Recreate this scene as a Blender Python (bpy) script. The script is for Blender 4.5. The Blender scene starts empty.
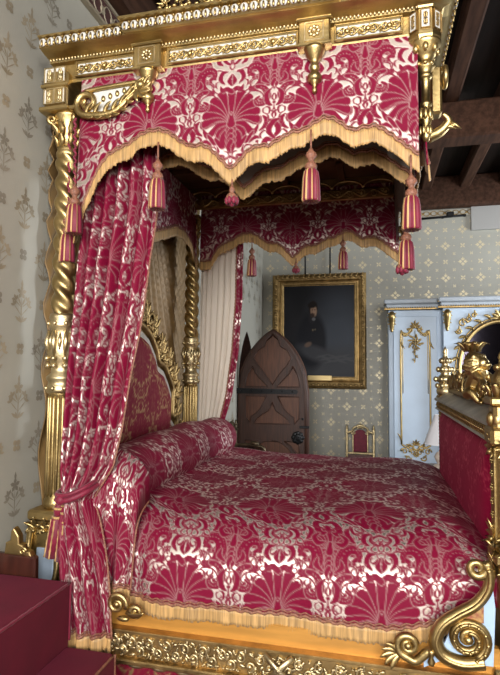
import bpy, bmesh, math, random
import numpy as np
from mathutils import Matrix, Vector
random.seed(7)
rng = np.random.default_rng(5)
PI = math.pi
S = bpy.context.scene
C = S.collection
# ------------------------------------------------------------------ camera
F_PX, YAW, PITCH, CH = 520.0, math.radians(13.5), math.radians(3.5), 1.6
cam = bpy.data.objects.new('camera', bpy.data.cameras.new('camera'))
C.objects.link(cam)
cam.location = (0, 0, CH)
ROLL = math.radians(.5)
cam.rotation_euler = (Matrix.Rotation(YAW, 3, 'Z') @ Matrix.Rotation(PI/2+PITCH, 3, 'X') @ Matrix.Rotation(ROLL, 3, 'Z')).to_euler()
cam.data.sensor_fit = 'VERTICAL'
cam.data.sensor_height = 24
cam.data.lens = 24*F_PX/675
cam.data.clip_end = 60
S.camera = cam
_R = Vector((math.cos(YAW), math.sin(YAW), 0))
_H = Vector((-math.sin(YAW), math.cos(YAW), 0))
_F = _H*math.cos(PITCH) + Vector((0, 0, math.sin(PITCH)))
_U = -_H*math.sin(PITCH) + Vector((0, 0, math.cos(PITCH)))
_R, _U = _R*math.cos(ROLL)+_U*math.sin(ROLL), _U*math.cos(ROLL)-_R*math.sin(ROLL)
def at(u, v, Y):
    """the point of the room at depth Y that lies on a measured line of sight"""
    d = _F + _R*((u-250)/F_PX) + _U*((337.5-v)/F_PX)
    d = d*(Y/d.y)
    return Vector((d.x, d.y, d.z+CH))
# ------------------------------------------------------------------ materials
def mat(name, col, rough=.5, metal=0.0, noise=0.0, nscale=20, bump=0.0, bscale=60, sheen=0.0, col2=None, coat=0, stretch=None, emit=None, rvar=0):
    m = bpy.data.materials.new(name); m.use_nodes = True
    nt = m.node_tree; b = nt.nodes['Principled BSDF']
    b.inputs['Base Color'].default_value = (*col, 1)
    b.inputs['Roughness'].default_value = rough
    b.inputs['Metallic'].default_value = metal
    b.inputs['Sheen Weight'].default_value = sheen
    b.inputs['Coat Weight'].default_value = coat
    tc = nt.nodes.new('ShaderNodeTexCoord')
    src = tc.outputs['Object']
    if stretch:
        mp = nt.nodes.new('ShaderNodeMapping'); mp.inputs['Scale'].default_value = stretch
        nt.links.new(src, mp.inputs[0]); src = mp.outputs[0]
    if noise or col2:
        n = nt.nodes.new('ShaderNodeTexNoise'); n.inputs['Scale'].default_value = nscale; n.inputs['Detail'].default_value = 5
        nt.links.new(src, n.inputs['Vector'])
        r = nt.nodes.new('ShaderNodeValToRGB')
        c2 = col2 or tuple(c*(1-noise) for c in col)
        r.color_ramp.elements[0].color = (*c2, 1); r.color_ramp.elements[1].color = (*col, 1)
        r.color_ramp.elements[0].position = .35; r.color_ramp.elements[1].position = .65
        nt.links.new(n.outputs['Fac'], r.inputs[0]); nt.links.new(r.outputs[0], b.inputs['Base Color'])
        if rvar:
            mr = nt.nodes.new('ShaderNodeMapRange'); mr.inputs['To Min'].default_value = rough-rvar; mr.inputs['To Max'].default_value = rough+rvar
            nt.links.new(n.outputs['Fac'], mr.inputs[0]); nt.links.new(mr.outputs[0], b.inputs['Roughness'])
    if bump:
        n2 = nt.nodes.new('ShaderNodeTexNoise'); n2.inputs['Scale'].default_value = bscale; n2.inputs['Detail'].default_value = 3
        nt.links.new(src, n2.inputs['Vector'])
        bp = nt.nodes.new('ShaderNodeBump'); bp.inputs['Strength'].default_value = bump; bp.inputs['Distance'].default_value = .004
        nt.links.new(n2.outputs['Fac'], bp.inputs['Height']); nt.links.new(bp.outputs[0], b.inputs['Normal'])
    return m
def damask_mat(name, ground, thread, g_rough=.62, t_rough=.38, t_metal=.75, sheen=.3):
    """woven silk: the point attribute 'weave' says where the metal thread lies on top"""
    m = mat(name, ground, g_rough, sheen=sheen); nt = m.node_tree; b = nt.nodes['Principled BSDF']
    b.inputs['Specular IOR Level'].default_value = .14
    a = nt.nodes.new('ShaderNodeAttribute'); a.attribute_name = 'weave'
    mx = nt.nodes.new('ShaderNodeMix'); mx.data_type = 'RGBA'
    mx.inputs['A'].default_value = (*ground, 1); mx.inputs['B'].default_value = (*thread, 1)
    nt.links.new(a.outputs['Fac'], mx.inputs['Factor']); nt.links.new(mx.outputs['Result'], b.inputs['Base Color'])
    for sock, v0, v1 in (('Metallic', 0, t_metal), ('Roughness', g_rough, t_rough)):
        r = nt.nodes.new('ShaderNodeMapRange'); r.inputs['To Min'].default_value = v0; r.inputs['To Max'].default_value = v1
        nt.links.new(a.outputs['Fac'], r.inputs[0]); nt.links.new(r.outputs[0], b.inputs[sock])
    b.inputs['Sheen Tint'].default_value = (*[min(1, c*2+.1) for c in ground], 1)
    bp = nt.nodes.new('ShaderNodeBump'); bp.inputs['Strength'].default_value = .25; bp.inputs['Distance'].default_value = .002
    nt.links.new(a.outputs['Fac'], bp.inputs['Height']); nt.links.new(bp.outputs[0], b.inputs['Normal'])
    return m
CRIM = (.165, .0025, .024)
GOLD = mat('burnished_gilding', (.53, .385, .165), .39, 1.0, noise=.3, nscale=9, bump=.25, bscale=70, rvar=.08)
OLDGOLD = mat('dull_gilding', (.46, .31, .13), .45, 1.0, noise=.45, nscale=14, bump=.35, bscale=60, rvar=.08)
PALEGOLD = mat('pale_gilding', (.72, .58, .33), .42, 1.0, noise=.35, nscale=18, bump=.3, bscale=80, rvar=.06)
WHITE = mat('ivory_paint', (.62, .60, .54), .5, noise=.15, nscale=15)
BLUE = mat('pale_blue_paint', (.50, .62, .76), .45, noise=.08, nscale=4)
BLUE2 = mat('sky_blue_paint', (.38, .52, .70), .4, noise=.08, nscale=5)
DAMASK = damask_mat('crimson_silver_damask', CRIM, (.82, .71, .63), t_rough=.42, t_metal=1.0, sheen=.03)
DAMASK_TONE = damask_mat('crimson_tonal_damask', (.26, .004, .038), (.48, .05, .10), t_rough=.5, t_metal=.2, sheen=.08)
DAMASK_OLD = damask_mat('crimson_gold_damask', (.15, .005, .020), (.36, .22, .10), t_rough=.45, sheen=.1)
VELVET = mat('crimson_velvet', (.115, .002, .014), .8, sheen=.08, noise=.25, nscale=6, bump=.1, bscale=200)
VELVET.node_tree.nodes['Principled BSDF'].inputs['Sheen Tint'].default_value = (.7, .05, .2, 1)
PLUSH = mat('crimson_plush', (.20, .004, .028), .6, sheen=.12, noise=.3, nscale=25)
FRINGE = mat('gold_silk_fringe', (.56, .33, .12), .55, sheen=.1, noise=.5, nscale=90, stretch=(1, 1, .06))
GIMP = mat('rose_gold_gimp', (.30, .12, .07), .6, noise=.5, nscale=120)
LINING = mat('grey_lining', (.16, .13, .11), .7)
CREAM = mat('cream_lining', (.66, .58, .48), .7, noise=.12, nscale=5, sheen=.2, stretch=(4, 4, .3))
SATIN = mat('orange_gilt_satin', (.60, .29, .06), .35, .35, noise=.2, nscale=8, stretch=(.5, 1, 4))
HEADSILK = mat('bronze_pleated_silk', (.22, .13, .045), .5, .2, noise=.2, nscale=8)
OAK = mat('oiled_oak', (.062, .022, .011), .55, noise=.55, nscale=7, stretch=(9, 9, .7), bump=.15, bscale=30)
OAKD = mat('carved_oak_tracery', (.135, .050, .024), .55, noise=.45, nscale=7, stretch=(9, 9, .7))
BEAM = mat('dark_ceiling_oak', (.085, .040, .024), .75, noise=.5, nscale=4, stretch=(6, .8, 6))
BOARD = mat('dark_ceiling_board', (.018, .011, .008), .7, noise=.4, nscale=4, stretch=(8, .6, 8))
TESTER = mat('tester_wood', (.13, .065, .035), .5, noise=.4, nscale=6)
MAHOG = mat('dark_mahogany', (.055, .014, .008), .35, noise=.4, nscale=5, stretch=(6, 6, 1), coat=.3)
IRON = mat('black_iron', (.012, .012, .013), .45, .6, bump=.3)
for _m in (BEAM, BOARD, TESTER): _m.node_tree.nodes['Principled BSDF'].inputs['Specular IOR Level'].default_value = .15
FLOORW = mat('polished_floor', (.10, .05, .025), .35, noise=.4, nscale=3, stretch=(.6, 8, 1))
WALLL = mat('stone_wallpaper', (.43, .41, .345), .6, noise=.08, nscale=2)
WALLB = mat('sage_grey_wallpaper', (.37, .365, .315), .55, noise=.08, nscale=2)
PLAIN = mat('plain_plaster', (.26, .24, .21), .8, noise=.08, nscale=2)
SPRIG = mat('bronze_print', (.40, .335, .235), .5, .1, noise=.3, nscale=6)
SPRIGD = mat('umber_print', (.31, .275, .215), .55, .0, noise=.3, nscale=6)
STAR = mat('gold_leaf_print', (.62, .54, .36), .45, .3, noise=.15, nscale=6)
FRIEZE = mat('maroon_frieze', (.09, .035, .03), .6, noise=.3, nscale=6)
MIRROR = mat('old_mirror', (.03, .026, .035), .08, 1.0)
SHADE = mat('white_lampshade', (.80, .80, .84), .7)
PANELW = mat('white_panel_paint', (.34, .335, .32), .5)
PORC = mat('ivory_porcelain', (.6, .5, .42), .3)
def paint_mat():
    m = mat('oil_paint', (.05, .05, .05), .55); nt = m.node_tree
    a = nt.nodes.new('ShaderNodeAttribute'); a.attribute_name = 'paint'
    nt.nodes['Principled BSDF'].inputs['Specular IOR Level'].default_value = .15
    nt.links.new(a.outputs['Color'], nt.nodes['Principled BSDF'].inputs['Base Color'])
    return m
OILS = paint_mat()
# ------------------------------------------------------------------ mesh builder
def M_front(x, y, z): return Matrix(((1, 0, 0, x), (0, 0, -1, y), (0, 1, 0, z), (0, 0, 0, 1)))   # local x→X, y→Z, z→-Y
def M_foot(x, y, z): return Matrix(((0, 0, 1, x), (1, 0, 0, y), (0, 1, 0, z), (0, 0, 0, 1)))     # local x→Y, y→Z, z→+X
def M_inner(x, y, z): return Matrix(((0, 0, -1, x), (-1, 0, 0, y), (0, 1, 0, z), (0, 0, 0, 1)))  # local x→-Y, y→Z, z→-X
def M_at(x, y, z, rz=0): return Matrix.Translation((x, y, z)) @ Matrix.Rotation(rz, 4, 'Z')
I4 = Matrix.Identity(4)
class MB:
    def __init__(s): s.v = []; s.f = []; s.mi = []; s.sm = []; s.att = []
    def add(s, vs, fs, mi=0, smooth=True, M=None, att=None):
        o = len(s.v)
        for p in vs:
            q = Vector(p)
            s.v.append(tuple(M @ q) if M is not None else tuple(q))
        s.att.extend(att if att is not None else [0.0]*len(vs))
        for k, fc in enumerate(fs):
            s.f.append(tuple(i+o for i in fc)); s.mi.append(mi if isinstance(mi, int) else mi[k]); s.sm.append(smooth)
        return s
    def box(s, c, d, M=None, mi=0, bev=.003):
        x, y, z = d[0]/2, d[1]/2, d[2]/2
        b = min(bev, x*.45, y*.45, z*.45)
        bm = bmesh.new(); bmesh.ops.create_cube(bm, size=1)
        for v in bm.verts: v.co = Vector((v.co.x*2*x, v.co.y*2*y, v.co.z*2*z))
        if b > 0: bmesh.ops.bevel(bm, geom=list(bm.edges), offset=b, segments=1, affect='EDGES', profile=.5)
        bm.verts.index_update()
        vs = [(v.co.x+c[0], v.co.y+c[1], v.co.z+c[2]) for v in bm.verts]
        fs = [[v.index for v in f.verts] for f in bm.faces]; bm.free()
        return s.add(vs, fs, mi, False, M)
    def lathe(s, prof, c=(0, 0, 0), n=20, M=None, mi=0, rib=0, nrib=0, twist=0, smooth=True, mialt=None, axis='z'):
        vs, fs, ms = [], [], []
        m = len(prof)
        for j, (r, z) in enumerate(prof):
            for i in range(n):
                a = 2*PI*i/n
                rr = r*(1 + rib*math.cos(nrib*(a) + twist*z)) if nrib else r
                p = (rr*math.cos(a), rr*math.sin(a), z)
                if axis == 'x': p = (p[2], p[0], p[1])
                vs.append((p[0]+c[0], p[1]+c[1], p[2]+c[2]))
        for j in range(m-1):
            for i in range(n):
                i2 = (i+1) % n
                fs.append((j*n+i, j*n+i2, (j+1)*n+i2, (j+1)*n+i)); ms.append(mi if mialt is None else (mi if (i//mialt[1]) % mialt[2] else mialt[0]))
        fs.append(tuple(range(n-1, -1, -1))); fs.append(tuple((m-1)*n+i for i in range(n))); ms += [mi, mi]
        return s.add(vs, fs, ms, smooth, M)
    def tube(s, pts, rad, n=8, M=None, mi=0, flat=1.0, nrm=None, att=None):
        P = [Vector(p) for p in pts]; k = len(P)
        if isinstance(rad, (int, float)): rad = [rad]*k
        vs, fs = [], []
        up = Vector(nrm) if nrm is not None else None
        for i in range(k):
            t = (P[min(i+1, k-1)]-P[max(i-1, 0)])
            t = t.normalized() if t.length > 1e-9 else Vector((0, 0, 1))
            if up is None:
                up = Vector((0, 0, 1)) if abs(t.z) < .9 else Vector((1, 0, 0))
            b = t.cross(up)
            if b.length < 1e-6: b = t.orthogonal()
            b.normalize(); u2 = b.cross(t).normalized()
            if nrm is None: up = u2
            for j in range(n):
                a = 2*PI*j/n
                vs.append(P[i] + b*(rad[i]*math.cos(a)) + u2*(rad[i]*flat*math.sin(a)))
        for i in range(k-1):
            for j in range(n):
                j2 = (j+1) % n
                fs.append((i*n+j, i*n+j2, (i+1)*n+j2, (i+1)*n+j))
        fs.append(tuple(range(n-1, -1, -1))); fs.append(tuple((k-1)*n+j for j in range(n)))
        return s.add(vs, fs, mi, True, M)
    def ball(s, c, r, M=None, mi=0, n=8, m=5):
        if isinstance(r, (int, float)): r = (r, r, r)
        vs = [(c[0], c[1], c[2]-r[2])]; fs = []
        for j in range(1, m):
            a = PI*j/m
            for i in range(n):
                b = 2*PI*i/n
                vs.append((c[0]+r[0]*math.sin(a)*math.cos(b), c[1]+r[1]*math.sin(a)*math.sin(b), c[2]-r[2]*math.cos(a)))
        vs.append((c[0], c[1], c[2]+r[2])); L = len(vs)-1
        for i in range(n):
            fs.append((0, 1+(i+1) % n, 1+i)); fs.append((L, 1+(m-2)*n+i, 1+(m-2)*n+(i+1) % n))
        for j in range(m-2):
            for i in range(n):
                i2 = (i+1) % n
                fs.append((1+j*n+i, 1+j*n+i2, 1+(j+1)*n+i2, 1+(j+1)*n+i))
        return s.add(vs, fs, mi, True, M)
    def leaf(s, p, ang, L, w, M=None, mi=0, curl=.4, th=.35, lift=.25):
        """a fat acanthus blade in the local xy plane, its tip curling out"""
        pts, rad = [], []
        for i in range(7):
            t = i/6
            a = ang + curl*t
            pts.append((p[0]+L*t*math.cos(a), p[1]+L*t*math.sin(a), p[2]+lift*L*t*t)); rad.append(max(.0006, w*(math.sin(PI*min(1, t*.86+.12))**.8)))
        return s.tube(pts, rad, 6, M, mi, th, nrm=(0, 0, 1))
    def prism(s, poly, h, M=None, mi=0, z0=0, ins=0):
        n = len(poly)
        bm = bmesh.new()
        a = [bm.verts.new((p[0], p[1], z0)) for p in poly]
        f = bm.faces.new(a)
        r = bmesh.ops.extrude_face_region(bm, geom=[f])
        for v in r['geom']:
            if isinstance(v, bmesh.types.BMVert): v.co.z = z0+h
        tops = [f2 for f2 in bm.faces if all(abs(v.co.z-z0-h) < 1e-7 for v in f2.verts)]
        if ins: bmesh.ops.bevel(bm, geom=[e for e in tops[0].edges], offset=ins, segments=2, affect='EDGES', profile=.5)
        bmesh.ops.triangulate(bm, faces=[f2 for f2 in bm.faces if len(f2.verts) > 4])
        bmesh.ops.recalc_face_normals(bm, faces=bm.faces)
        bm.verts.index_update()
        vs = [v.co.copy() for v in bm.verts]; fs = [[v.index for v in f2.verts] for f2 in bm.faces]; bm.free()
        return s.add(vs, fs, mi, False, M)
    def sheet(s, fn, us, vs_, M=None, mi=0, att=None, chart=None):
        nu, nv = len(us), len(vs_)
        V = [fn(u, v) for v in vs_ for u in us]
        A = None
        if att is not None:
            Q = np.array([att(u, v) for v in vs_ for u in us]); A = list(weave(Q[:, 0], Q[:, 1], chart))
        fs = [(j*nu+i, j*nu+i+1, (j+1)*nu+i+1, (j+1)*nu+i) for j in range(nv-1) for i in range(nu-1)]
        return s.add(V, fs, mi, True, M, A)
    def build(s, name, mats, parent=None, solid=0, attr=False, offset=0):
        me = bpy.data.meshes.new(name); me.from_pydata(s.v, [], s.f)
        for m in (mats if isinstance(mats, (list, tuple)) else [mats]): me.materials.append(m)
        me.polygons.foreach_set('material_index', s.mi); me.polygons.foreach_set('use_smooth', s.sm)
        if attr:
            a = me.attributes.new('weave', 'FLOAT', 'POINT'); a.data.foreach_set('value', np.array(s.att, dtype=np.float32))
        me.update()
        bm = bmesh.new(); bm.from_mesh(me)
        if not solid: bmesh.ops.recalc_face_normals(bm, faces=bm.faces)
        bm.to_mesh(me); bm.free()
        o = bpy.data.objects.new(name, me); C.objects.link(o)
        if solid:
            md = o.modifiers.new('thickness', 'SOLIDIFY'); md.thickness = solid; md.offset = offset
        if parent is not None:
            o.parent = parent
            o.matrix_parent_inverse = world_of(parent).inverted()
        return o
def world_of(o):
    m = Matrix.Translation(o.location) @ o.rotation_euler.to_matrix().to_4x4()
    return (world_of(o.parent) @ o.matrix_parent_inverse @ m) if o.parent else m
def thing(name, label, cat, loc=(0, 0, 0), rz=0, group=None):
    o = bpy.data.objects.new(name, None); C.objects.link(o); o.empty_display_size = .1
    o.location = loc; o.rotation_euler = (0, 0, rz); o['label'] = label; o['category'] = cat
    if group: o['group'] = group
    return o
def tag(o, label, cat, group=None):
    o['label'] = label; o['category'] = cat
    if group: o['group'] = group
    return o
def struct(o): o['kind'] = 'structure'; return o
def local(mb, name, mats, parent, **k):
    """a part whose mesh is written in its thing's own axes"""
    o = mb.build(name, mats, None, **k); o.parent = parent; return o
def dup(root, loc, rz, label):
    r = root.copy(); C.objects.link(r); r.location = loc; r.rotation_euler = (0, 0, rz); r['label'] = label
    for ch in list(root.children):
        c = ch.copy(); C.objects.link(c); c.parent = r
        for g in list(ch.children):
            d = g.copy(); C.objects.link(d); d.parent = c
    return r
def lerp(a, b, t): return a + (b-a)*t
def interp(xs, ys, x): return float(np.interp(x, xs, ys))
def crv(pts, n=10):
    """Catmull-Rom through the points"""
    P = [Vector(p) for p in pts]; out = []
    for i in range(len(P)-1):
        p0, p1, p2, p3 = P[max(i-1, 0)], P[i], P[i+1], P[min(i+2, len(P)-1)]
        for k in range(n):
            t = k/n
            out.append(.5*((2*p1)+(p2-p0)*t+(2*p0-5*p1+4*p2-p3)*t*t+(3*p1-p0-3*p2+p3)*t**3))
    out.append(P[-1]); return out
def spiral(cx, cy, r0, r1, a0, turns, n=26, z=0):
    return [(cx+lerp(r0, r1, i/n)*math.cos(a0+2*PI*turns*i/n), cy+lerp(r0, r1, i/n)*math.sin(a0+2*PI*turns*i/n), z) for i in range(n+1)]
# ------------------------------------------------------------------ the damask repeat (drawn once as a weave chart)
TW, TH, RES = .40, .50, .0025
NX, NY = int(TW/RES), int(TH/RES)
CHART = np.ones((NY, NX)); GROUND = np.ones((NY, NX))     # outlines and figure; bare ground
def _stroke(pts, rad, val, grow=0.0):
    P = np.array([(p[0], p[1]) for p in pts]); Rr = np.array(rad)+grow
    x0, x1 = P[:, 0].min()-Rr.max()-.01, P[:, 0].max()+Rr.max()+.01
    y0, y1 = P[:, 1].min()-Rr.max()-.01, P[:, 1].max()+Rr.max()+.01
    ix = np.arange(int(x0/RES)-1, int(x1/RES)+2); iy = np.arange(int(y0/RES)-1, int(y1/RES)+2)
    X, Y = np.meshgrid(ix*RES, iy*RES)
    D = np.full(X.shape, 9.)
    for (px, py), r in zip(P, Rr): D = np.minimum(D, np.hypot(X-px, Y-py)-r)
    a = np.clip(.5 - D/RES, 0, 1)
    gx, gy = np.meshgrid(ix % NX, iy % NY)
    cur = CHART[gy, gx]
    CHART[gy, gx] = cur*(1-a) + val*a
    if val == 0: GROUND[gy, gx] = np.minimum(GROUND[gy, gx], 1-a)
def shape(pts, rad, halo=.0045, vein=0, n=34):
    Q = crv([(p[0], p[1], 0) for p in pts], max(4, n//max(1, len(pts)-1)))
    r = np.interp(np.linspace(0, 1, len(Q)), np.linspace(0, 1, len(rad)), rad)
    for sgn in (1, -1):
        q = [(sgn*p.x, p.y) for p in Q]
        _stroke(q, r, 1.0, halo); _stroke(q, r, 0.0)
        if vein: _stroke(q[2:-3], np.full(len(q)-5, vein), 1.0)
def dots(pts, r):
    for p in pts:
        for sgn in (1, -1): _stroke([(sgn*p[0], p[1])], [r], 1.0)
def palmette(cx, cy, k, petals=5):
    for i in range(4):
        a = 1.70+i*.34
        L = (.150-.014*i)*k
        shape([(cx+.008, cy-.014*i*k), (cx+.5*L*math.sin(a-.3), cy-.012*i*k+.55*L*math.cos(a-.3)), (cx+L*math.sin(a), cy-.012*i*k+L*math.cos(a)), (cx+1.12*L*math.sin(a-.38), cy+L*math.cos(a-.2))],
              [.012*k, .022*k, .019*k, .004], .0034)
    for i in range(petals, -1, -1):
        a = i*.31
        L = (.165-.006*i)*k
        e = (cx+L*math.sin(a), cy+L*math.cos(a)); m = (cx+L*.5*math.sin(a*.8), cy+L*.55*math.cos(a*.8))
        tip = (e[0]+.026*k*math.sin(a+1.1), e[1]+.026*k*math.cos(a+1.1)) if i else e
        shape([(cx, cy), m, e, tip], [.005*k, .015*k, .024*k, .007*k], .0030)
    for i in range(4): shape([(cx, cy-.02*k-i*.030*k), (cx+.014*k, cy-.045*k-i*.032*k), (cx, cy-.08*k-i*.032*k)], [.014*k, .013*k, .003], .0028)
    shape([(cx, cy-.01), (cx, cy+.045*k)], [.022*k, .008*k], .003)
def s_scroll(ox, oy, k, flip=1):
    pts = [(ox, oy), (ox+.055*k, oy+.02*k*flip), (ox+.085*k, oy+.075*k*flip), (ox+.06*k, oy+.135*k*flip), (ox+.012*k, oy+.14*k*flip), (ox-.004*k, oy+.105*k*flip), (ox+.022*k, oy+.085*k*flip)]
    shape(pts, [.008, .024*k, .031*k, .028*k, .021*k, .015*k, .010*k], .0034)
    Q = crv([(p[0], p[1], 0) for p in pts], 6)
    dots([(q.x, q.y) for q in Q[4:-8:2]], .0026)
    _q = [(q.x, q.y) for q in Q[3:-6]]
    for sgn in (1, -1):
        for o in (.62,):
            E_ = []
            for i in range(1, len(_q)-1):
                tx, ty = _q[i+1][0]-_q[i-1][0], _q[i+1][1]-_q[i-1][1]; l = math.hypot(tx, ty)
                E_.append((sgn*(_q[i][0]+ty/l*.028*k*o), _q[i][1]-tx/l*.028*k*o))
            _stroke(E_, [.0011]*len(E_), 1.0)
def chart():
    global CHART, GROUND
    palmette(0, .19, .86)
    CHART = np.roll(np.roll(CHART, NX//2, 1), -NY//2, 0); GROUND = np.roll(np.roll(GROUND, NX//2, 1), -NY//2, 0)
    palmette(0, .19, .66, 4)
    CHART = np.roll(np.roll(CHART, NX//2, 1), NY//2, 0); GROUND = np.roll(np.roll(GROUND, NX//2, 1), NY//2, 0)
    s_scroll(.085, .335, .80, 1)         # ogee pair framing the small palmette
    s_scroll(.118, .345, .60, -1)
    shape([(.19, .33), (.165, .30), (.172, .26), (.19, .245)], [.003, .011, .012, .004], .003)
    shape([(.20, .075), (.168, .085), (.155, .05), (.165, .015), (.185, .02)], [.006, .014, .016, .012, .005], .003)
    shape([(0, .365), (.013, .39), (0, .425)], [.003, .012, .002], .003)
    shape([(.035, .375), (.055, .40), (.045, .43), (.02, .435)], [.004, .012, .012, .004], .003)
    shape([(.03, .03), (.06, .02), (.065, -.015), (.045, -.03)], [.005, .013, .012, .004], .003)
    shape([(.10, .06), (.125, .04), (.12, 0), (.10, -.02)], [.004, .012, .012, .004], .003)
    shape([(.0, .335), (.022, .35), (.045, .345), (.055, .365)], [.010, .013, .012, .004], .003)
    shape([(.135, .13), (.16, .15), (.165, .18), (.15, .20)], [.004, .012, .012, .004], .003)
    shape([(.09, .08), (.115, .10), (.14, .095)], [.004, .011, .003], .003)
    for P_ in ([(.06, .30), (.09, .325), (.13, .32), (.15, .295), (.135, .28)], [(.20, .02), (.175, .045), (.14, .055), (.125, .08)], [(.04, .44), (.07, .445), (.09, .425), (.08, .405)], [(.0, .44), (.012, .46), (.0, .48)],
               [(.15, .215), (.172, .20), (.178, .17), (.165, .16)], [(.10, .335), (.085, .37), (.10, .39)], [(.19, .215), (.20, .235), (.20, .26)], [(.03, .35), (.06, .33), (.085, .345)]):
        shape(P_, [.002, .0048, .0048, .0035, .002], .0)
        shape([P_[-1], (P_[-1][0]+.002, P_[-1][1])], [.0075, .0075], .0)
    shape([(.158, .015), (.135, -.01), (.15, -.035), (.175, -.03)], [.003, .010, .011, .004], .003)
    shape([(.175, .355), (.15, .375), (.155, .40)], [.003, .011, .003], .003)
    dots([(.0, .225)], .004)
chart()
def fill_ground(count, ratio, lo, seed):
    """scatter curled leaflets over the widest bare patches of the ground, mirrored"""
    r = random.Random(seed)
    for _ in range(count):
        D = np.zeros_like(CHART); cur = GROUND > .5
        for k in range(24):
            if not cur.any(): break
            D += cur
            cur = cur & np.roll(cur, 1, 0) & np.roll(cur, -1, 0) & np.roll(cur, 1, 1) & np.roll(cur, -1, 1)
        j, i = np.unravel_index(np.argmax(D), D.shape); d = D[j, i]*RES
        if d < lo: break
        x, y = i*RES, j*RES
        a = r.uniform(0, 2*PI); L = d*1.5; w = d*ratio
        c, s_ = math.cos(a), math.sin(a); b = r.choice((-1, 1))*d*.55
        shape([(x-L*.6*c, y-L*.6*s_), (x-b*s_, y+b*c), (x+L*.6*c, y+L*.6*s_), (x+L*.7*c+b*s_, y+L*.7*s_-b*c)], [w*.3, w, w*.8, w*.3], .0018, 0)
fill_ground(16, .33, .012, 4)
CHART_V = np.maximum(GROUND, .24*CHART)
fill_ground(44, .40, .0085, 9)
def silver_arc(pts, wmax, val=1.0):
    Q = crv([(p[0], p[1], 0) for p in pts], 8); n = len(Q)
    for sgn in (1, -1):
        P_ = [(sgn*q.x, q.y) for q in Q]; R_ = [max(.0008, wmax*math.sin(PI*i/(n-1))) for i in range(n)]
        _stroke(P_, R_, val)
        for (px, py), r_ in zip(P_, R_):
            if r_ > .0015:
                for dx in np.arange(-r_, r_+.001, RES):
                    for dy in np.arange(-r_, r_+.001, RES):
                        if dx*dx+dy*dy <= r_*r_: GROUND[int((py+dy)/RES) % NY, int((px+dx)/RES) % NX] = 1
silver_arc([(.16, .09), (.13, .10), (.115, .07), (.13, .04)], .0035); silver_arc([(.05, .30), (.08, .31), (.10, .285)], .003)
CHART_C = np.maximum(GROUND, .20*CHART)
fill_ground(60, .50, .0065, 12)
CHART_D = np.maximum(.95*GROUND, .15*CHART)
def weave(u, v, chart=None):
    CH = CHART_C if chart is None else chart
    x = (np.asarray(u)/RES) % NX; y = (np.asarray(v)/RES) % NY
    i = x.astype(int) % NX; j = y.astype(int) % NY; fx = x-np.floor(x); fy = y-np.floor(y)
    i2 = (i+1) % NX; j2 = (j+1) % NY
    return (CH[j, i]*(1-fx)+CH[j, i2]*fx)*(1-fy) + (CH[j2, i]*(1-fx)+CH[j2, i2]*fx)*fy
# ------------------------------------------------------------------ ornament
def rinceau(mb, M, L, h, waves=4, r=.004, mi=0, leafs=True):
    """running scroll in the local x direction, y from -h/2 to h/2"""
    n = waves; p = L/n
    pts = [(-L/2 + L*i/(n*10), .28*h*math.sin(PI*i/10), r*.8) for i in range(n*10+1)]
    mb.tube(pts, r, 6, M, mi)
    for k in range(n):
        sg = 1 if k % 2 == 0 else -1
        cx = -L/2+p*(k+.5)
        sp = spiral(cx, -sg*.08*h, .36*h, .05*h, sg*PI/2, -sg*1.35, 20, r*.9)
        mb.tube(sp, [lerp(r*1.1, r*.7, i/20) for i in range(21)], 6, M, mi)
        mb.ball((cx, -sg*.08*h, r), (.13*h, .13*h, r*1.8), M, mi)
        if leafs:
            for a in (0, 1.0, 2.1, 3.14, -.6, 3.7):
                mb.leaf((cx+.16*h*math.cos(a), sg*(.12*h*math.sin(a)-.08*h), r*.6), sg*a, .32*h, .085*h, M, mi, .5*sg, .5)
def rosette(mb, M, r, mi=0, petals=8, c=(0, 0, 0)):
    for i in range(petals):
        a = 2*PI*i/petals
        mb.ball((c[0]+.6*r*math.cos(a), c[1]+.6*r*math.sin(a), c[2]+.12*r), (.30*r, .30*r, .2*r), M, mi, 6, 4)
    mb.ball((c[0], c[1], c[2]+.2*r), (.32*r, .32*r, .3*r), M, mi, 8, 5)
def spray(mb, M, x, y, k, mi=0, up=PI/2, n=7):
    for i in range(n):
        t = (i-(n-1)/2)/((n-1)/2)
        mb.leaf((x, y, .004), up - t*1.35, k*(1-.35*abs(t)), k*.16, M, mi, -.6*t, .5, .3)
    mb.ball((x, y, .012), k*.16, M, mi)
def foliage(mb, M, L, h, n, seed=1, mi=0, t=.006):
    """dense low carved leafwork filling a strip"""
    r = random.Random(seed)
    for i in range(n):
        x = -L/2 + L*(i+.5)/n; p = L/n; d = 1 if x > 0 else -1
        cy = h*.16*(1 if i % 2 else -1)
        sp = [(x+d*(q[0]), cy+q[1], t*.5) for q in spiral(0, 0, h*.26, h*.06, 1.2*(1 if i % 2 else -1), 1.1*(1 if i % 2 else -1), 14)]
        mb.tube(sp, [lerp(.006, .004, k/14) for k in range(15)], 5, M, mi)
        mb.ball((x, cy, t*.6), (h*.11, h*.11, t), M, mi, 7, 4)
        for k in range(5):
            a = r.uniform(0, 2*PI); mb.leaf((x+r.uniform(-.5, .5)*p, r.uniform(-.36, .36)*h, t*.35), a, h*r.uniform(.22, .36), h*r.uniform(.06, .09), M, mi, r.uniform(-1, 1), .6, .10)
        for k in range(3): mb.ball((x+r.uniform(-.5, .5)*p, r.choice((-1, 1))*h*r.uniform(.30, .44), t*.4), (h*.07, h*.06, t), M, mi, 6, 4)
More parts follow.
